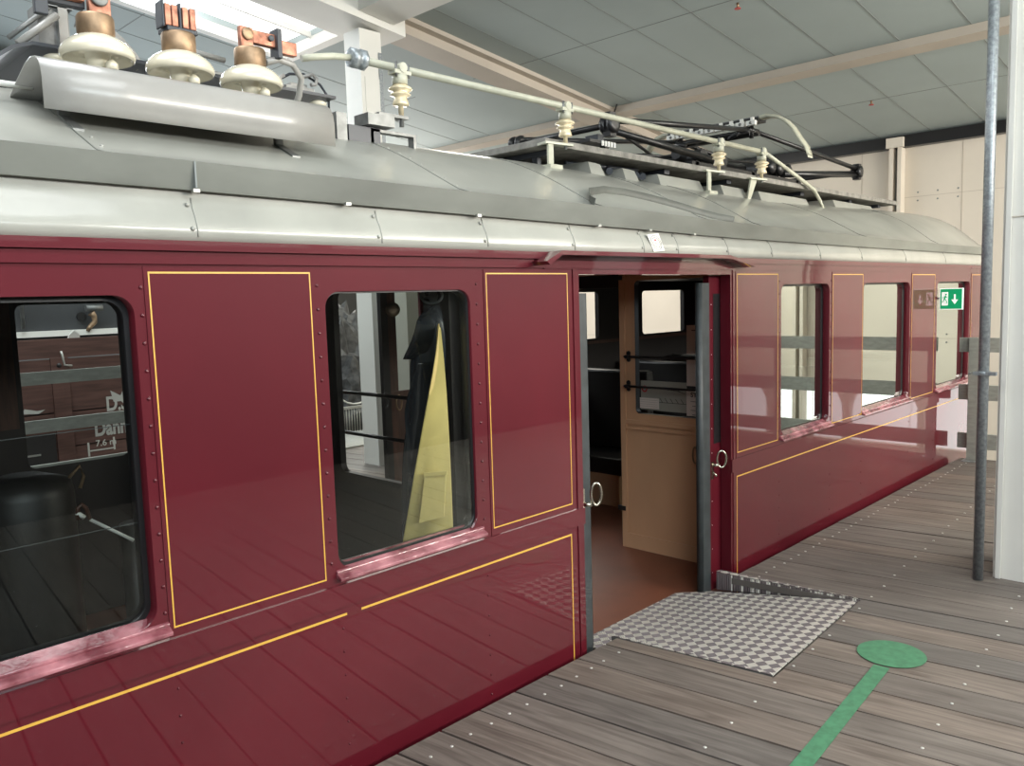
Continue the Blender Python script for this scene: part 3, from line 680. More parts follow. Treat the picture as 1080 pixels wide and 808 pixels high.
# far side door leaf (half open)
b = MB(); b.box(3.60, 3.66, W-.10, W-.06, -.1, 1.70, 'black'); b.box(3.66, 4.10, W-.09, W-.065, -.1, .95, 'brown_wood')
fl_ = b.build('far_sliding_door', car)
q = MB(); q.box(3.66, 3.74, W-.09, W-.065, .951, 1.70, 'brown_wood'); q.box(3.98, 4.1, W-.09, W-.065, .951, 1.70, 'paint'); q.build('door_stile', fl_)
q = MB(); ring_handle(q, (3.58, W-.14, .90), .055, .025, .006, 'black', ux=(1, 0, 0)); ring_handle(q, (3.70, W-.14, .87), .055, .025, .006, 'brass', ux=(1, 0, 0)); q.build('door_handle', fl_)
# driver's controls seen in the first window
b = MB(); b.box(.5, 1.245, W-.056, W-.051, 1.0, 1.74, 'brown_wood'); b.build('wall_panel', car)
b = MB(); b.lathe((.80, .85, -.1), [(.16, 0), (.16, 1.08), (.15, 1.12), (.06, 1.15)], 'seat', n=24)
ct = b.build('controller', car, loc=(.80, .85, .4))
q = MB(); q.tube([(.92, .75, 1.03), (.955, .74, 1.07), (.965, .74, 1.03), (.95, .74, .99)], .006, 'brass', 8); q.build('controller_handle', ct)
b = MB(); b.tube([(1.08, .62, -.1), (1.08, .62, .86)], .05, 'seat', 14); hb = b.build('brake_stand', car)
a_, b2_ = at(95, 548, 1, .60), at(141, 570, 1, .50); q = MB(); q.tube([a_, b2_], .006, 'white', 8); c_ = at(85, 543, 1, .6); q.tube([at(81, 541, 1, .6), at(89, 546, 1, .6)], .008, 'white', 8)
q.build('brake_rod', hb, label='white rod')
q = MB(); q.tube([at(82, 548, 1, .6), at(82, 536, 1, .6), at(86, 532, 1, .6), at(91, 536, 1, .6), at(95, 548, 1, .6)], .007, 'brown_wood', 8); q.build('strap_loop', hb)
# bag-like clasp top-left hidden side: skip
# ---------------- roof equipment: sheet cover
cv = MB(); CY = .20; c0, c1 = at(47, 113, 1, CY), at(354, 155, 1, CY); t0, t1 = at(42, 62, 1, CY+.08), at(345, 112, 1, CY+.08)
zb_, zt_ = (c0.z+c1.z)/2, (t0.z+t1.z)/2
cprof = [(CY, zb_), (CY, zt_-.075), (CY+.006, zt_-.045), (CY+.02, zt_-.022), (CY+.045, zt_-.006), (CY+.085, zt_), (CY+.14, zt_-.008), (CY+.25, zt_-.045), (CY+.38, zt_-.10)]
cv.grid([[(c0.x+(c1.x-c0.x)*t, y, z) for y, z in cprof] for t in (0, .25, .5, .75, 1)], 'cover')
o = cv.build('equipment_cover', car, label='bent light grey sheet cover'); sm = o.modifiers.new('solid', 'SOLIDIFY'); sm.thickness = .004
for x in (.85, 1.55):
    q = MB(); q.prism([(x, .22, roofz(x, .22)-.003), (x, .34, roofz(x, .34)-.003), (x, .34, zt_-.04), (x, .325, zt_-.04), (x, .325, roofz(x, .33)+.006), (x, .22, roofz(x, .22)+.006)], (.03, 0, 0), 'steel'); q.build('cover_bracket', o)
# mushroom insulators
for k, x in enumerate((1.08, 1.36, 1.635)):
    y = .62; z = 2.425
    b = MB(); b.lathe((x, y, z), [(.03, -.09), (.034, -.02), (.040, .028), (.086, .030), (.104, .012), (.110, .010), (.116, .020), (.116, .032), (.108, .048), (.092, .064), (.070, .078), (.05, .087), (.03, .09)], 'porcelain', n=36)
    b.lathe((x+.02, y-.06, z-.03), [(.02, 0), (.02, .02), (.008, .032)], 'porcelain', n=12)
    mi = b.build('mushroom_insulator', car, label='cream porcelain dome insulator', loc=(x, y, z))
    q = MB(); q.lathe((x, y, z+.085), [(.050, -.01), (.058, .0), (.058, .058), (.054, .066), (.04, .07)], 'brass', n=28); q.build('brass_cap', mi)
    q = MB(); zt = z+.155
    if k == 0:
        q.box(x-.02, x+.05, y-.012, y+.012, zt, zt+.11, 'copper'); q.lathe((x+.012, y-.013, zt+.055), [(.026, 0), (.03, .004), (.028, .012), (.012, .014)], 'steel', (0, -1, 0), 16); q.box(x-.16, x-.03, y-.008, y+.02, zt+.035, zt+.075, 'copper'); q.box(x-.18, x-.14, y-.004, y+.02, zt-.03, zt+.08, 'dark_plate')
        q.box(x-.14, x-.02, y+.02, y+.05, zt+.02, zt+.045, 'dark_plate')
    if k == 1:
        q.box(x-.05, x+.06, y-.03, y+.05, zt-.005, zt+.012, 'dark_plate')
        for dx in (-.055, -.03, .008, .035): q.box(x+dx, x+dx+.021, y-.03, y+.03, zt+.012, zt+.085, 'copper')
        for dx in (-.065, -.004): q.box(x+dx, x+dx+.008, y-.03, y+.03, zt+.005, zt+.095, 'dark_plate')
    if k == 2:
        q.box(x-.04, x+.012, y-.012, y+.012, zt-.005, zt+.075, 'copper'); q.lathe((x-.012, y-.013, zt+.048), [(.020, 0), (.024, .003), (.022, .009), (.01, .012)], 'brass', (0, -1, 0), 16)
        q.box(x+.013, x+.11, y-.01, y+.02, zt+.022, zt+.070, 'copper'); q.box(x+.105, x+.125, y-.03, y+.03, zt-.02, zt+.09, 'dark_plate'); q.box(x+.126, x+.20, y-.01, y+.02, zt+.005, zt+.055, 'copper')
        q.lathe((x+.085, y-.011, zt+.05), [(.012, 0), (.012, .012)], 'dark_plate', (0, -1, 0), 8)
    q.build('copper_terminal', mi, bevel=.003)
# dark equipment tray on ribbed insulators
b = MB(); ztr = 2.50
P = [(.76, 2.39), (.82, 2.445), (.88, 2.49), (.94, 2.512), (1.1, 2.515), (2.14, 2.515)]
b.grid([[(x, y, z) for x, z in P] for y in (.80, 1.45)], 'dark_plate', smooth=False); tr = b.build('equipment_tray', car, label='dark curved metal tray'); s_ = tr.modifiers.new('s', 'SOLIDIFY'); s_.thickness = .012
for (x, y) in ((1.02, .84), (2.07, .84), (1.42, .84)):
    q = MB(); zz = 2.33; pr = [(.02, 0)]
    for i in range(5): pr += [(.036, .02+i*.03), (.040, .03+i*.03), (.026, .04+i*.03)]
    q.lathe((x, y, zz-.0), pr, 'porcelain', n=20); q.build('ribbed_insulator', tr)
q = MB()   # switch gear on the tray
q.box(.98, 1.08, .86, .96, 2.51, 2.66, 'steel'); q.box(1.04, 1.07, .84, .86, 2.51, 2.66, 'cover'); q.tube([(.90, .82, 2.50), (1.03, .82, 2.62)], .012, 'cover', 8); q.tube([(.88, .84, 2.52), (1.01, .84, 2.645)], .008, 'steel', 8)
q.box(1.0, 1.09, .84, .9, 2.655, 2.675, 'steel'); q.build('switch_frame', tr)
q = MB(); arc_ = [(1.12, .88, 2.635), (1.17, .88, 2.64), (1.22, .88, 2.625), (1.27, .88, 2.59), (1.31, .88, 2.55), (1.33, .88, 2.52)]
lo = [Vector(p) for p in arc_]; q.grid([[p+Vector((0, 0, .018)) for p in lo], [p-Vector((.012, 0, .02)) for p in lo], [p+Vector((-.012, .02, -.02)) for p in lo], [p+Vector((0, .02, .018)) for p in lo], [p+Vector((0, 0, .018)) for p in lo]], 'cover', smooth=False)
q.box(1.20, 1.225, .88, .91, 2.51, 2.60, 'cover'); q.tube([(1.16, .85, 2.58), (1.20, .84, 2.57)], .018, 'dark_plate', 10); q.build('switch_hook', tr)
q = MB(); q.box(1.52, 1.60, .86, .95, 2.51, 2.56, 'dark_plate'); q.tube([(1.49, .86, 2.60), (1.56, .86, 2.60), (1.66, .87, 2.595)], .012, 'cover', 8); q.box(1.60, 1.78, .9, .93, 2.51, 2.555, 'cover')
q.tube([(1.45, .82, 2.515), (1.70, .82, 2.515)], .012, 'cover', 8); q.build('fuse_holder', tr)
q = MB(); q.box(1.93, 2.07, .86, .95, 2.51, 2.545, 'steel'); q.box(1.96, 2.04, .87, .94, 2.545, 2.56, 'cover')
q.tube([(1.90, .84, 2.52), (1.89, .84, 2.56), (1.91, .84, 2.575)], .008, 'cover', 8); q.tube([(2.0, .84, 2.58), (2.05, .84, 2.60), (2.07, .84, 2.585), (2.065, .84, 2.56), (2.04, .84, 2.555)], .008, 'cover', 8)
q.tube([(1.9, .86, 2.56), (1.95, .86, 2.59), (2.02, .86, 2.60), (2.1, .86, 2.57), (2.14, .86, 2.52), (2.14, .86, 2.42), (2.10, .84, 2.37)], .006, 'dark_plate', 6); q.build('junction_block', tr)
q = MB(); q.tube([(1.70, .62, 2.54), (1.76, .63, 2.565), (1.83, .64, 2.56), (1.88, .66, 2.52), (1.89, .70, 2.46), (1.89, .75, 2.40)], .013, 'cover', 10); q.build('cable', tr)
q = MB(); q.box(1.985, 2.035, .58, .68, roofz(2.0, .6)-.01, 2.39, 'steel'); q.build('junction_box', car)
q = MB(); q.box(2.057, 2.22, .60, .70, roofz(2.1, .62)-.01, 2.352, 'dark_plate'); q.build('cable_block', car)
q = MB(); a_, b2_ = at(-25, 84, 1, .45), at(34, 92, 1, .45); q.tube([a_, b2_], .009, 'white', 10); q.build('conduit', car)
# busbar pipe
b = MB(); b.tube([(2.10, .6, 2.625), (5.72, .6, 2.622)], .017, 'pipe', 14); bus = b.build('busbar_pipe', car, label='long pale pipe on insulators')
q = MB(); q.lathe((2.08, .6, 2.626), [(.03, 0), (.042, .004), (.042, .03), (.036, .034), (.036, .05), (.044, .054), (.044, .07), (.026, .076)], 'galv', (1, 0, 0), 8); q.build('coupling_nut', bus)
q = MB(); q.tube([(1.86, .62, 2.585), (1.92, .61, 2.60), (2.0, .6, 2.615), (2.09, .6, 2.626)], .014, 'pipe', 10); q.build('feed_tube', bus)
q = MB(); q.lathe((5.70, .6, 2.622), [(.02, -.04), (.034, -.035), (.034, 0), (.026, .004), (.026, .02)], 'pipe', (1, 0, 0), 10); q.build('coupling_nut', bus)
hp_ = [(5.74, .6, 2.618), (5.95, .6, 2.57), (6.2, .6, 2.51), (6.42, .6, 2.455), (6.55, .59, 2.41), (6.63, .58, 2.34), (6.68, .57, 2.27), (6.55, .55, 2.232)]
q = MB(); q.tube(hp_, [.016, .014, .015, .014, .015, .014, .013, .016], 'pipe', 10); q.build('drop_cable', bus)
def post_ins(x, foot):
    y = .6; z0 = 2.625
    q = MB(); q.lathe((x, y, z0-.17), [(.012, -.035), (.012, .010), (.034, .011), (.037, .016), (.028, .044), (.027, .048), (.044, .054), (.046, .058), (.038, .064), (.030, .068), (.050, .076), (.053, .080), (.050, .086), (.034, .096), (.03, .10)], 'ins_cream', n=24)
    o = q.build('post_insulator', car, label='small cream ribbed insulator', loc=(x, y, z0-.1))
    q = MB(); q.lathe((x, y, z0-.07), [(.034, 0), (.034, .04), (.028, .044)], 'pipe', n=18); q.box(x-.045, x+.045, y-.026, y+.026, z0-.028, z0-.012, 'pipe'); q.tube([(x, y-.03, z0), (x, y+.03, z0)], .022, 'pipe', 10)
    for dx in (-.034, .034): q.tube([(x+dx, y-.02, z0-.04), (x+dx, y-.02, z0+.02)], .006, 'steel', 6)
    q.build('clamp', o)
    return o
for x in (2.34, 3.46, 5.07, 5.68): post_ins(x, None)
q = MB()   # brackets
q.box(2.20, 2.36, .575, .625, 2.405, 2.418, 'steel'); q.box(2.13, 2.27, .56, .66, 2.356, 2.404, 'steel'); q.tube([(2.34, .6, 2.375), (2.34, .6, 2.455)], .011, 'steel', 8)
q.box(2.17, 2.42, .60, .64, 2.338, 2.350, 'steel'); q.box(2.405, 2.42, .60, .64, roofz(2.4, .62)-.01, 2.338, 'steel'); q.box(2.17, 2.185, .60, .64, roofz(2.4, .62)-.01, 2.338, 'steel'); q.build('insulator_bracket', car, label='bracket with a small wooden block')
for x in (3.46, 5.07, 5.68):
    q = MB(); q.tube([(x, .6, 2.40), (x, .6, 2.455)], .010, 'steel', 8); q.prism([(x-.16, .60, 2.415), (x+.03, .57, 2.415), (x+.04, .60, 2.415), (x+.02, .63, 2.415), (x-.14, .68, 2.415)], (0, 0, .012), 'pipe')
    if x < 5.5: q.box(x-.14, x-.10, .60, .612, roofz(x, .6)-.01, 2.415, 'pipe'); q.box(x-.15, x-.05, .58, .64, roofz(x, .6)-.008, roofz(x, .62)+.008, 'pipe')
    else: q.prism([(x-.19, .61, roofz(x, .61)-.01), (x-.15, .61, roofz(x, .61)-.01), (x-.05, .61, 2.415), (x-.14, .61, 2.415)], (0, .012, 0), 'pipe')
    q.build('insulator_bracket', car)
# walkway boards
def board(x0, x1, y0, y1, z0, z1, name='walkway_board'):
    q = MB(); q.box(x0, x1, y0, y1, z0, z1, 'wood_grey'); return q.build(name, car, bevel=.003)
w = board(3.33, 8.56, .63, 1.22, 2.415, 2.452); board(3.33, 8.56, 1.38, 1.97, 2.415, 2.452); board(3.31, 3.52, 1.221, 1.379, 2.415, 2.452)
for x in (3.45, 4.6, 5.4, 6.6, 7.6, 8.3):
    q = MB(); q.box(x-.01, x+.05, .72, 1.90, 2.385, 2.4145, 'dark_plate')
    for y in (.80, 1.78): q.box(x, x+.03, y, y+.04, roofz(x, y)-.01, 2.386, 'dark_plate')
    q.build('walkway_support', car)
for (x0, x1) in ((3.72, 3.86), (4.05, 4.2), (4.42, 4.95), (5.2, 5.55), (5.75, 6.6), (7.1, 8.0)):
    q = MB(); z = roofz(x0, .8); q.hexa([(x0, .62, z-.08), (x1, .62, z-.08), (x1, .95, z), (x0, .95, z), (x0+.03, .68, z+.035), (x1, .68, z+.03), (x1, .93, z+.04), (x0+.03, .93, z+.045)], 'cream'); q.build('roof_vent_box', car)
q = MB()
for x in (3.98, 4.1, 4.25, 4.32): q.tube([(x, .7, roofz(x, .7)+.03), (x+.05, .75, roofz(x, .7)+.05)], .022, 'dark_plate', 8)
q.tube([(3.75, .85, 2.39), (4.4, .8, 2.40)], .012, 'dark_plate', 8); q.build('roof_hose', car)
# pantograph
pc = 6.22; yc = 1.3
b = MB()
for y in (.98, 1.62): b.box(5.3, 7.1, y-.03, y+.03, 2.53, 2.57, 'black')
for x in (5.35, 6.2, 7.0): b.box(x, x+.05, .95, 1.65, 2.535, 2.575, 'black')
for x in (5.4, 7.0):
    for y in (.98, 1.62): b.lathe((x+.02, y, 2.45), [(.03, 0), (.045, .02), (.03, .04), (.045, .06), (.03, .08)], 'ins_cream', n=14)
for x, r in ((5.55, .06), (5.85, .05), (6.5, .07), (6.75, .05)): b.tube([(x, 1.0, 2.63), (x, 1.6, 2.63)], r, 'black', 12)
b.tube([(5.4, 1.15, 2.66), (6.4, 1.15, 2.63)], .045, 'black', 12); b.tube([(5.4, 1.45, 2.66), (6.9, 1.45, 2.63)], .045, 'black', 12)
for x in (6.55, 6.7, 6.85): b.lathe((x, .96, 2.64), [(.05, -.02), (.055, 0), (.05, .02), (.02, .03)], 'black', (0, -1, 0), 12)
pan = b.build('pantograph', car, label='folded black pantograph frame', loc=(pc, yc, 2.6))
KL, KR = (4.25, 2.68), (8.22, 2.74)
for s_, y in ((-1, .90), (1, 1.70)):
    for (kx, kz), bx in ((KL, 5.7), (KR, 6.75)):
        q = MB(); q.tube([(kx, y, kz-.03), (bx, yc+s_*.34, 2.60)], [.021, .030], 'black', 10); q.build('lower_arm', pan)
        hx = 6.16 if kx < 6 else 6.30
        q = MB(); q.tube([(kx, y, kz+.03), (hx, yc+s_*.33, 2.90)], [.021, .018], 'black', 10); q.build('upper_arm', pan)
for kx, kz in (KL, KR):
    q = MB(); q.tube([(kx, .86, kz), (kx, 1.74, kz)], .02, 'black', 10)
    for y in (.87, .93, 1.67, 1.73): q.lathe((kx, y, kz), [(.03, -.02), (.055, -.014), (.055, .014), (.03, .02)], 'black', (0, -1, 0), 12)
    q.box(kx-.03, kx+.03, .87, .93, kz-.075, kz+.075, 'black'); q.build('knee_joint', pan)
    q = MB(); q.tube([(kx, .9, kz), (pc, 1.68, 2.66)], .011, 'black', 8); q.tube([(kx, 1.7, kz-.02), (pc, .92, 2.64)], .011, 'black', 8); q.build('diagonal_brace', pan)
q = MB(); q.box(4.13, 4.19, .90, 1.0, 2.56, 2.61, 'dark_plate'); q.box(4.0, 4.26, .86, 1.2, 2.545, 2.562, 'black'); q.box(4.2, 4.24, .9, .94, 2.452, 2.545, 'black')
for i in range(5): q.box(4.11+.03*i, 4.125+.03*i, .85, .859, 2.53, 2.56, 'white')
q.build('spring_box', pan)
q = MB(); q.box(6.16, 6.30, .88, 1.72, 2.955, 2.985, 'black'); q.box(6.19, 6.27, .84, 1.76, 2.985, 2.998, 'steel')
q.build('contact_shoe', pan)
for i in range(9):
    y = .885+.093*i; q = MB(); q.box(6.12, 6.159, y, y+.075, 2.922, 2.958, 'white'); q.dome((6.12, y+.035, 2.94), .013, .012, 'steel', (-1, 0, 0)); q.box(6.135, 6.155, y+.02, y+.045, 2.958, 2.985, 'white'); q.build('strip_clip', pan, label='pale clip under the contact shoe')
for s_ in (-1, 1):
    e = yc+s_*.42
    pts = [(6.23, e, 2.985), (6.23, e+s_*.06, 2.99), (6.23, e+s_*.14, 2.97), (6.23, e+s_*.21, 2.925), (6.23, e+s_*.27, 2.86), (6.23, e+s_*.32, 2.78), (6.23, e+s_*.375, 2.70), (6.23, e+s_*.40, 2.63)]
    q = MB(); P1 = [Vector(p) for p in pts]; q.grid([[p+Vector((dx, 0, 0))+Vector((0, 0, dz)) for p in P1] for dx, dz in ((-.045, -.012), (-.045, .012), (.045, .012), (.045, -.012), (-.045, -.012))], 'pipe'); q.build('horn', pan, label='curved pale end horn')
    q = MB(); q.tube([(6.23, yc+s_*.33, 2.95), (6.23, yc+s_*.33, 2.84)], .018, 'black', 8); q.tube([(6.16, yc+s_*.33, 2.9), (6.33, yc+s_*.33, 2.9)], .026, 'black', 8); q.tube([(6.1, yc+s_*.3, 2.88), (6.1, yc+s_*.2, 2.84)], .02, 'black', 8); q.build('shoe_holder', pan)
q = MB(); q.tube([(6.16, .95, 2.885), (6.16, 1.65, 2.885)], .018, 'black', 8); q.tube([(6.32, .95, 2.885), (6.32, 1.65, 2.885)], .018, 'black', 8); q.build('cross_tube', pan)
# underframe
b = MB(); b.box(XL+.3, XR-.3, .3, 2.3, -1.0, ZB, 'black'); b.build('underframe', car)

# ================================================================== THINGS IN AND BEHIND THE CAR
# raincoat
def coat():
    # outlines in the plane x ~ 2.06, given by (y, z); y grows leftwards in view
    o = empty('raincoat', (2.06, .2, 1.6), 'black raincoat with a yellow lining hanging behind the window', 'coat')
    def sheet(name, pts_l, pts_r, m, folds, amp, n=14, lab=None):
        q = MB(); rows = []
        for (xl, yl, z), (xr, yr, z2) in zip(pts_l, pts_r):
            row = []
            for i in range(n+1):
                t = i/n; y = yl+(yr-yl)*t; zz = z+(z2-z)*t
                x = xl+(xr-xl)*t-.010*math.sin(PI*t)-amp*math.sin(t*folds*PI+z*3)*(0.4+.8*(1.6-zz))
                row.append((x, y, zz))
            rows.append(row)
        # resample rows for smoothness
        q.grid(rows, m); ob_ = q.build(name, o, label=lab)
        ss = ob_.modifiers.new('s', 'SOLIDIFY'); ss.thickness = .006; sb = ob_.modifiers.new('ss', 'SUBSURF'); sb.levels = 1; sb.render_levels = 2
        return ob_
    def P(px, py, X): q_ = at(px, py, 0, X); return (X, q_.y, q_.z)
    def PP(pts, X): return [P(a, b_, X) for a, b_ in pts]
    sheet('coat_body', PP([(461, 322), (440, 338), (432, 372), (431, 395), (432, 440), (425, 460), (424, 530), (427, 580)], 2.0),
          PP([(464, 321), (468, 340), (470, 365), (470, 395), (466, 440), (460, 480), (452, 530), (445, 580)], 2.10), 'coat_black', 4, .008)
    sheet('shoulder_cape', PP([(459, 323), (438, 334), (439, 350), (423, 381)], 1.96), PP([(463, 322), (460, 345), (458, 362), (446, 380)], 2.05), 'coat_black', 3, .006)
    sheet('sleeve', PP([(441, 380), (424, 432), (428, 450), (429, 500), (431, 560)], 1.975), PP([(455, 380), (450, 430), (447, 455), (441, 500), (438, 560)], 2.03), 'coat_black', 2, .006)
    ob_ = sheet('lining', PP([(464, 340), (462, 365), (456, 400), (446, 450), (437, 500), (430, 545), (423, 582)], 1.945),
          PP([(465.5, 344), (468, 370), (471, 400), (474, 450), (476, 500), (477, 540), (478, 572)], 2.075), 'coat_yellow', 3, .003, lab='yellow lining')
    q = MB()
    def pk(px, py, dx=0): a = 1.945+(2.075-1.945)*(px-432)/(477-432)-.022+dx; v = P(px, py, a); return v
    c4 = [pk(448, 502), pk(470, 500), pk(468, 545), pk(442, 552)]; q.prism(c4, (.004, 0, 0), 'coat_yellow')
    c4 = [pk(447, 499, -.004), pk(471, 497, -.004), pk(471, 501, -.004), pk(447, 503, -.004)]; q.prism(c4, (.006, 0, 0), 'coat_yellow'); q.build('pocket', ob_)
coat()
# notices in the bulkhead-door window
XN = XBK+.012
def qd(px0, py0, px1, py1, X):
    a, b_ = at(px0, py0, 0, X), at(px1, py1, 0, X); return a.y, b_.y, min(a.z, b_.z), max(a.z, b_.z)
for k, (pa, pb_) in enumerate((((724, 343), (740, 374)), ((724, 379), (740, 408)), ((724, 411), (740, 440)))):
    y1, y0, z0, z1 = qd(*pa, *pb_, XN); y0 = .235
    b = MB(); b.box(XN, XN+.002, y0, y1, z0, z1, 'paper')
    o = b.build('notice', label=['upper blank paper notice with one short heading in the door window', 'middle blank paper notice in the door window', 'lower paper notice with bold black heading in the door window'][k], cat='notice', group='paper notices in the door window')
    q = MB(); xx = XN-.0008
    if k == 2:
        text_mesh(q, 'STOP', (xx, y1-.03, z1-.045), (0, -1, 0), (0, 0, 1), .042, 'ink', bold=.001)
        for i in range(4): q.box(xx, xx+.0004, y0, y1-.03-.012*(i % 2), z1-.075-.028*i, z1-.072-.028*i, 'ink')
    elif k == 0: q.box(xx, xx+.0004, y0, y1-.035, z1-.035, z1-.03, 'ink')
    else: q.box(xx, xx+.0004, y0, y1-.07, z0+.05, z0+.054, 'ink')
    q.build('print', o)
y1, y0, z0, z1 = qd(673, 401, 724, 436, XN+.01); y0 = at(724, 420, 0, XN+.01).y
b = MB(); b.box(XN+.012, XN+.015, y0, y1-.02, z0, z1, 'board_grey'); po = b.build('poster', label='grey poster with a track drawing and red emblem in the door window', cat='poster')
q = MB(); xx = XN+.0112; q.lathe((xx, y1-.05, z1-.055), [(.022, 0), (.022, .0004)], 'red', (-1, 0, 0), 20); q.lathe((xx-.0005, y1-.05, z1-.055), [(.012, 0), (.012, .0004)], 'board_grey', (-1, 0, 0), 16)
q.box(xx, xx+.0005, y0, y1-.08, z0+.055, z0+.058, 'ink'); q.box(xx, xx+.0005, y0, y1-.09, z1-.045, z1-.041, 'red')
for i in range(5):
    yy = y0+.02+.04*i; q.prism([(xx, yy, z0+.058), (xx, yy+.004, z0+.058), (xx, yy+.024, z0+.085), (xx, yy+.02, z0+.085)], (.0005, 0, 0), 'ink')
    q.prism([(xx, y0+.01+.02*i, z0+.12+.008*i), (xx, y0+.012+.02*i, z0+.123+.008*i), (xx, y0+.06+.02*i, z0+.14), (xx, y0+.06+.02*i, z0+.137)], (.0005, 0, 0), 'ink')
q.build('drawing', po)
b = MB(); y1, y0, z0, z1 = qd(673, 419, 695, 432, XN-.002); b.box(XN-.001, XN+.001, y0, y1, z0, z1, 'paper'); o = b.build('label_card', label='small text card in the lower left corner of the door window', cat='card')
q = MB()
for i in range(4): q.box(XN-.0016, XN-.001, y0+.01, y1-.01, z1-.014-.014*i, z1-.0125-.014*i, 'board_grey')
q.build('print', o)
# opposite side: railings, open wagon, tender, pillar, stone pile
rail2 = empty('railing', (1.9, 3.8, 0), 'grey board railing seen through the left window in front of the wagon', 'railing')
for z0, z1 in ((1.125, 1.212), (.80, .885), (.545, .58), (.51, .53)):
    q = MB(); q.box(-1.5, 3.9, 3.8, 3.825, z0, z1, 'rail_grey' if z1-z0 > .03 else 'mesh'); q.build('rail_board', rail2)
for x in (-.8, .9, 3.6): q = MB(); q.box(x, x+.08, 3.826, 3.87, 0, 1.2, 'rail_grey'); q.build('post', rail2)
YW = 5.0
wg = empty('goods_wagon', (1.5, YW, -1), 'brown wooden open goods wagon lettered in white behind the left window', 'wagon')
b = MB(); zs = [-.1, .18, .50, .79, 1.08, 1.235, 1.40]
for z0, z1 in zip(zs, zs[1:]): b.box(-1.5, 4.1, YW, YW+.05, z0+.006, z1-.006, 'wagon')
b.box(-1.5, 4.1, YW+.052, YW+2.2, -.1, 1.2, 'wagon_dark'); b.build('plank_side', wg)
b = MB(); 
for x in (.3, 2.13, 3.9): b.box(x, x+.13, YW-.03, YW-.001, -.1, 1.24, 'wagon'); b.dome((x+.06, YW-.03, 1.18), .02, .02, 'wagon_dark')
b.build('stanchion', wg)
b = MB(); b.box(-1.5, 2.12, YW-.02, YW-.002, .32, .63, 'wagon_dark'); b.box(1.2, 2.0, YW-.028, YW-.02, .46, .475, 'mesh'); b.build('side_door_bar', wg)
b = MB(); hz = 1.29; b.tube([(2.21, YW-.04, hz), (2.21, YW-.06, hz-.02), (2.22, YW-.06, 1.18), (2.28, YW-.05, 1.17)], .009, 'mesh', 8); b.build('side_hook', wg)
q = MB(); yl = YW-.004
pT = at(100, 460, 1, yl); pE = at(133, 458, 1, yl); text_mesh(q, 'Danmark', (pT.x, yl, pT.z), (.74, 0, 0), (0, 0, 1), .17, 'white', bold=.006)
p = at(112, 431, 1, yl); text_mesh(q, 'D.S.B.', (p.x, yl, p.z-.02), (.75, 0, 0), (0, 0, 1), .17, 'white', bold=.005)
p = at(101, 471, 1, yl); text_mesh(q, '7.6 m', (p.x, yl, p.z), (1, 0, 0), (0, 0, 1), .075, 'white', bold=.001)
p0 = at(94, 478, 1, yl); p1 = at(121, 474, 1, yl); zz = p1.z+.01
q.box(p0.x, p1.x, yl-.001, yl, zz, zz+.012, 'white'); q.box(p0.x-.008, p0.x+.008, yl-.001, yl, zz-.04, zz+.08, 'white'); q.box(p1.x-.008, p1.x+.008, yl-.001, yl, zz-.01, zz+.1, 'white')
p = at(127, 417, 1, yl)   # crown
q.prism([(p.x-.06, yl, p.z-.05), (p.x+.10, yl, p.z-.05), (p.x+.13, yl, p.z+.05), (p.x+.07, yl, p.z+.0), (p.x+.04, yl, p.z+.07), (p.x+.0, yl, p.z+.0), (p.x-.08, yl, p.z+.05)], (0, -.001, 0), 'white')
p = at(35, 436, 1, yl); q.prism([(p.x-.08, yl, p.z), (p.x+.04, yl, p.z-.01), (p.x+.09, yl, p.z+.02), (p.x+.03, yl, p.z+.015), (p.x-.06, yl, p.z+.04)], (0, -.001, 0), 'white')
q.build('lettering', wg, label='white painted lettering')
b = MB(); b.box(-1.5, 4.3, 7.3, 9.3, -.8, 2.6, 'loco'); lo_ = b.build('tender', label='black steam engine tender standing behind the brown wagon', cat='tender', loc=(1.5, 8, -1.1))
q = MB(); q.box(-1.5, 4.3, 7.2, 7.298, 1.36, 1.42, 'white'); q.build('pale_footboard', lo_)
for x in (2.55, 3.6): q = MB(); q.tube([(x, 7.18, 1.45), (x, 7.18, 2.5)], .02, 'steel', 8); q.build('handrail', lo_)
q = MB(); c_ = at(96, 330, 1, 7.2); c0 = at(87, 334, 1, 7.26)
q.tube([c_+Vector((-.05, 0, .05)), c_+Vector((.12, 0, .05))], .035, 'steel', 10); q.tube([c_, c_+Vector((.03, 0, -.04)), c_+Vector((.03, 0, -.10)), c_+Vector((-.03, 0, -.16)), c_+Vector((-.05, 0, -.2))], [.04, .03, .028, .025, .018], 'brass', 10)
q.lathe((c0.x, 7.298, c0.z), [(.05, 0), (.05, .02)], 'black', (0, -1, 0), 20); q.build('brass_tap', lo_)
q = MB(); c_ = at(80, 365, 1, YW+.02); q.prism([(c_.x-.05, YW+.03, 1.395), (c_.x+.04, YW+.03, 1.395), (c_.x+.04, YW+.03, 1.425), (c_.x, YW+.03, 1.46), (c_.x-.04, YW+.03, 1.42)], (0, .02, 0), 'white')
q.build('paper_scrap', label='small white folded paper on the wagon top edge', cat='paper')
# stone heap
bm = bmesh.new(); bmesh.ops.create_icosphere(bm, subdivisions=5, radius=1)
from mathutils import noise as mn
for v in bm.verts:
    n = mn.noise(v.co*5)*.16+mn.noise(v.co*13)*.10+mn.noise(v.co*29)*.04
    v.co = Vector((v.co.x*1.2, v.co.y*1.0, v.co.z*2.0))*(1+n)
me = bpy.data.meshes.new('coal_heap'); bm.to_mesh(me); bm.free(); me.materials.append(M['coal'])
o = bpy.data.objects.new('coal_heap', me); C.objects.link(o); o.location = (6.55, 7.8, -.45); tag(o, 'dark rough heap of coal beyond the far platform', 'coal', kind='stuff')
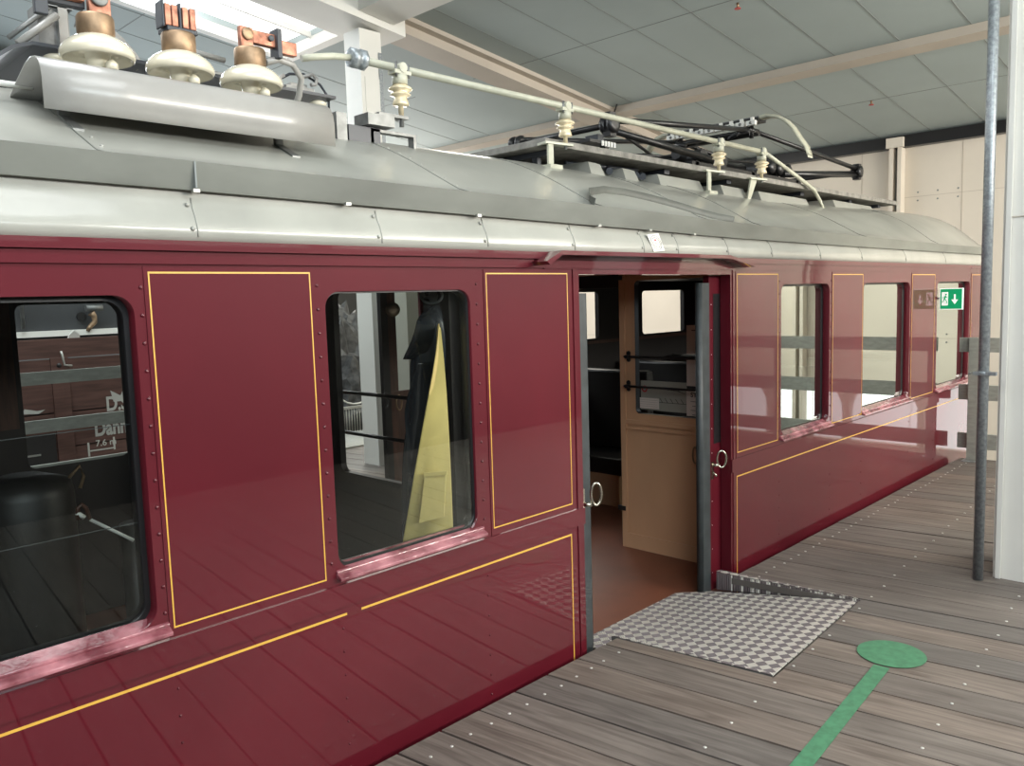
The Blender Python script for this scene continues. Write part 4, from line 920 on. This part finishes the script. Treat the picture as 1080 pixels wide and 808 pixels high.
# perforated metal mat / ramp
q = MB(); X0, X1, Y0, Y1 = 4.95, 6.3, 5.3, 6.1
for i in range(34):
    t = i/33; q.tube([(X0+(X1-X0)*t, Y0, .01), (X0+(X1-X0)*max(0, t-.18), Y1, .03)], .007, 'mesh', 5); q.tube([(X0+(X1-X0)*t, Y0, .01), (X0+(X1-X0)*min(1, t+.18), Y1, .03)], .007, 'mesh', 5)
q.box(X0, X1, Y0-.02, Y0, .0, .02, 'mesh'); mm_ = q.build('mesh_mat', label='pale expanded metal mat on the far platform before the coal', cat='mat')
q = MB()
for i in range(40): x = 5.2+.04*i; q.tube([(x, 6.3, -.02), (x, 6.3, .30)], .008, 'mesh', 5)
q.box(5.15, 6.85, 6.28, 6.32, .29, .32, 'mesh'); q.box(5.15, 6.85, 6.28, 6.32, -.04, -.01, 'mesh'); q.build('low_fence', label='low pale metal fence between the far platform and the coal', cat='fence')
q = MB(); a_, c_ = at(346, 397, 1, 6.5), at(384, 412, 1, 6.5); 
rp = [a_+(c_-a_)*(t/10*1.6-.3)+Vector((0, 0, -.25*math.sin(PI*t/10))) for t in range(11)]; q.tube(rp, .012, 'white', 6)
for p_ in (rp[0], rp[-1]): q.tube([(p_.x, p_.y, -1.15), (p_.x, p_.y, p_.z+.03)], .018, 'steel', 8)
q.build('barrier_rope', label='white rope sagging in front of the coal heap', cat='rope')
p = at(430, 350, 1, 4.6).x; q = MB(); q.box(p, p+.30, 4.6, 4.9, -.035, 2.4, 'board_grey'); q.box(p+.305, p+.40, 4.6, 4.9, -.035, 2.4, 'white'); q.build('display_stand', label='pale grey upright display stand on the far platform behind the coat', cat='display stand')
for k, py in enumerate((332, 341)):
    c_ = at(358, py, 1, 9.96); q = MB(); q.tube([c_+Vector((-.07, 0, 0)), c_+Vector((.12, 0, 0))], .03, 'lamp', 10); q.box(c_.x, c_.x+.04, 9.98, 10.0, c_.z-.03, c_.z+.03, 'steel'); q.build('tube_lamp', label=['upper', 'lower'][k]+' small lit tube lamp in the dark beyond the coal heap', cat='lamp', group='tube lamps in the dark hall')
# sprinklers on the ceiling
for k, (px, py) in enumerate(((778, 3), (919, 106))):
    d = at(px, py, 0, 5)-CAM; t = (ZC-CAM.z-SL*CAM.x)/(d.z+SL*d.x); c_ = CAM+d*t
    q = MB(); q.tube([c_+Vector((0, 0, .0)), c_+Vector((0, 0, -.04))], .012, 'brass', 8); q.lathe(c_+Vector((0, 0, -.055)), [(.03, 0), (.03, .006)], 'red', n=12)
    for s_ in (-1, 1): q.tube([c_+Vector((0, 0, -.035)), c_+Vector((0, s_*.02, -.045)), c_+Vector((0, 0, -.055))], .004, 'brass', 6)
    q.build('sprinkler_head', label=['sprinkler head on the ceiling near the top frame edge', 'sprinkler head on the ceiling near the far wall'][k], cat='sprinkler', group='sprinkler heads on the ceiling')

q = MB(); wp = [at(636, 97, 0, 8.75), at(642, 96, 0, 8.75), at(648, 100, 0, 8.75), at(652, 106, 0, 8.75), at(650, 112, 0, 8.75), at(648, 118, 0, 8.75)]
wp = [Vector((8.78, at(636, 97, 0, 8.75).y, cz(8.78)-.02))]+wp
q.tube(wp, .010, 'black', 6); q.build('loose_wire', label='short black wire hanging loose at the crossing of the ceiling beams', cat='wire')
# ================================================================== LIGHT
def area(name, loc, sx, sy_, e, col=(1, 1, 1), rot=(0, 0, 0)):
    l = bpy.data.lights.new(name, 'AREA'); l.shape = 'RECTANGLE'; l.size = sx; l.size_y = sy_; l.energy = e; l.color = col
    o = bpy.data.objects.new(name, l); C.objects.link(o); o.location = loc; o.rotation_euler = rot; return o
area('fill_platform', (1.0, -3.2, cz(1)-.15), 6, 2.4, 300, (.95, .98, 1))  # added daylight fill over the platform; the ceiling is closed here
area('skylight_rear', (2.0, 5.6, cz(2)-.15), 4.0, 1.2, 220, (.92, .97, 1))
area('fill_roof', (0.2, 1.0, cz(0)-.15), 3, 2.0, 150, (.95, .98, 1))  # unseen fill added to brighten the car roof
area('fill_far', (8.6, -4.0, cz(8.6)-.2), 5, 3.0, 270, (1, .93, .82))  # warm fill added over the far platform end, below a closed ceiling
area('fill_opposite', (8.5, 5.6, cz(8.5)-.2), 4, 2, 200, (1, .94, .84))  # warm fill added beyond the car, no skylight above it
area('side_fill', (-1.5, -6.95, 3.2), 8, 1.5, 400, (.80, .93, 1), (math.radians(90+42), 0, 0))  # cool fill added at the side openings, tilted up to lift the ceiling
area('side_fill', (7.5, -6.95, 3.2), 8, 1.5, 1250, (1, .94, .84), (math.radians(90+40), 0, 0))  # stronger warm fill, added for the far ceiling and wall
area('side_fill', (2.5, 9.9, 2.6), 8, 1.5, 420, (.9, .96, 1), (math.radians(-66), 0, 0))  # fill added at a closed wall to brighten the wagon side
area('side_fill', (8.5, 9.9, 2.6), 4, 1.5, 250, (1, .95, .88), (math.radians(-75), 0, 0))  # second added fill on the closed wall, nearer the far end
wd = bpy.data.worlds.new('world'); bpy.context.scene.world = wd; wd.use_nodes = True
bg = wd.node_tree.nodes['Background']; bg.inputs[0].default_value = (1, .98, .95, 1); bg.inputs[1].default_value = 2.2
sc = bpy.context.scene
sc.view_settings.view_transform = 'Standard'; sc.view_settings.look = 'None'; sc.view_settings.gamma = 1; sc.view_settings.exposure = 0; sc.view_settings.use_curve_mapping = False
sc.cycles.use_denoising = True
sc.cycles.max_bounces = 8; sc.cycles.transparent_max_bounces = 12; sc.cycles.caustics_reflective = False; sc.cycles.caustics_refractive = False; sc.cycles.sample_clamp_indirect = 5
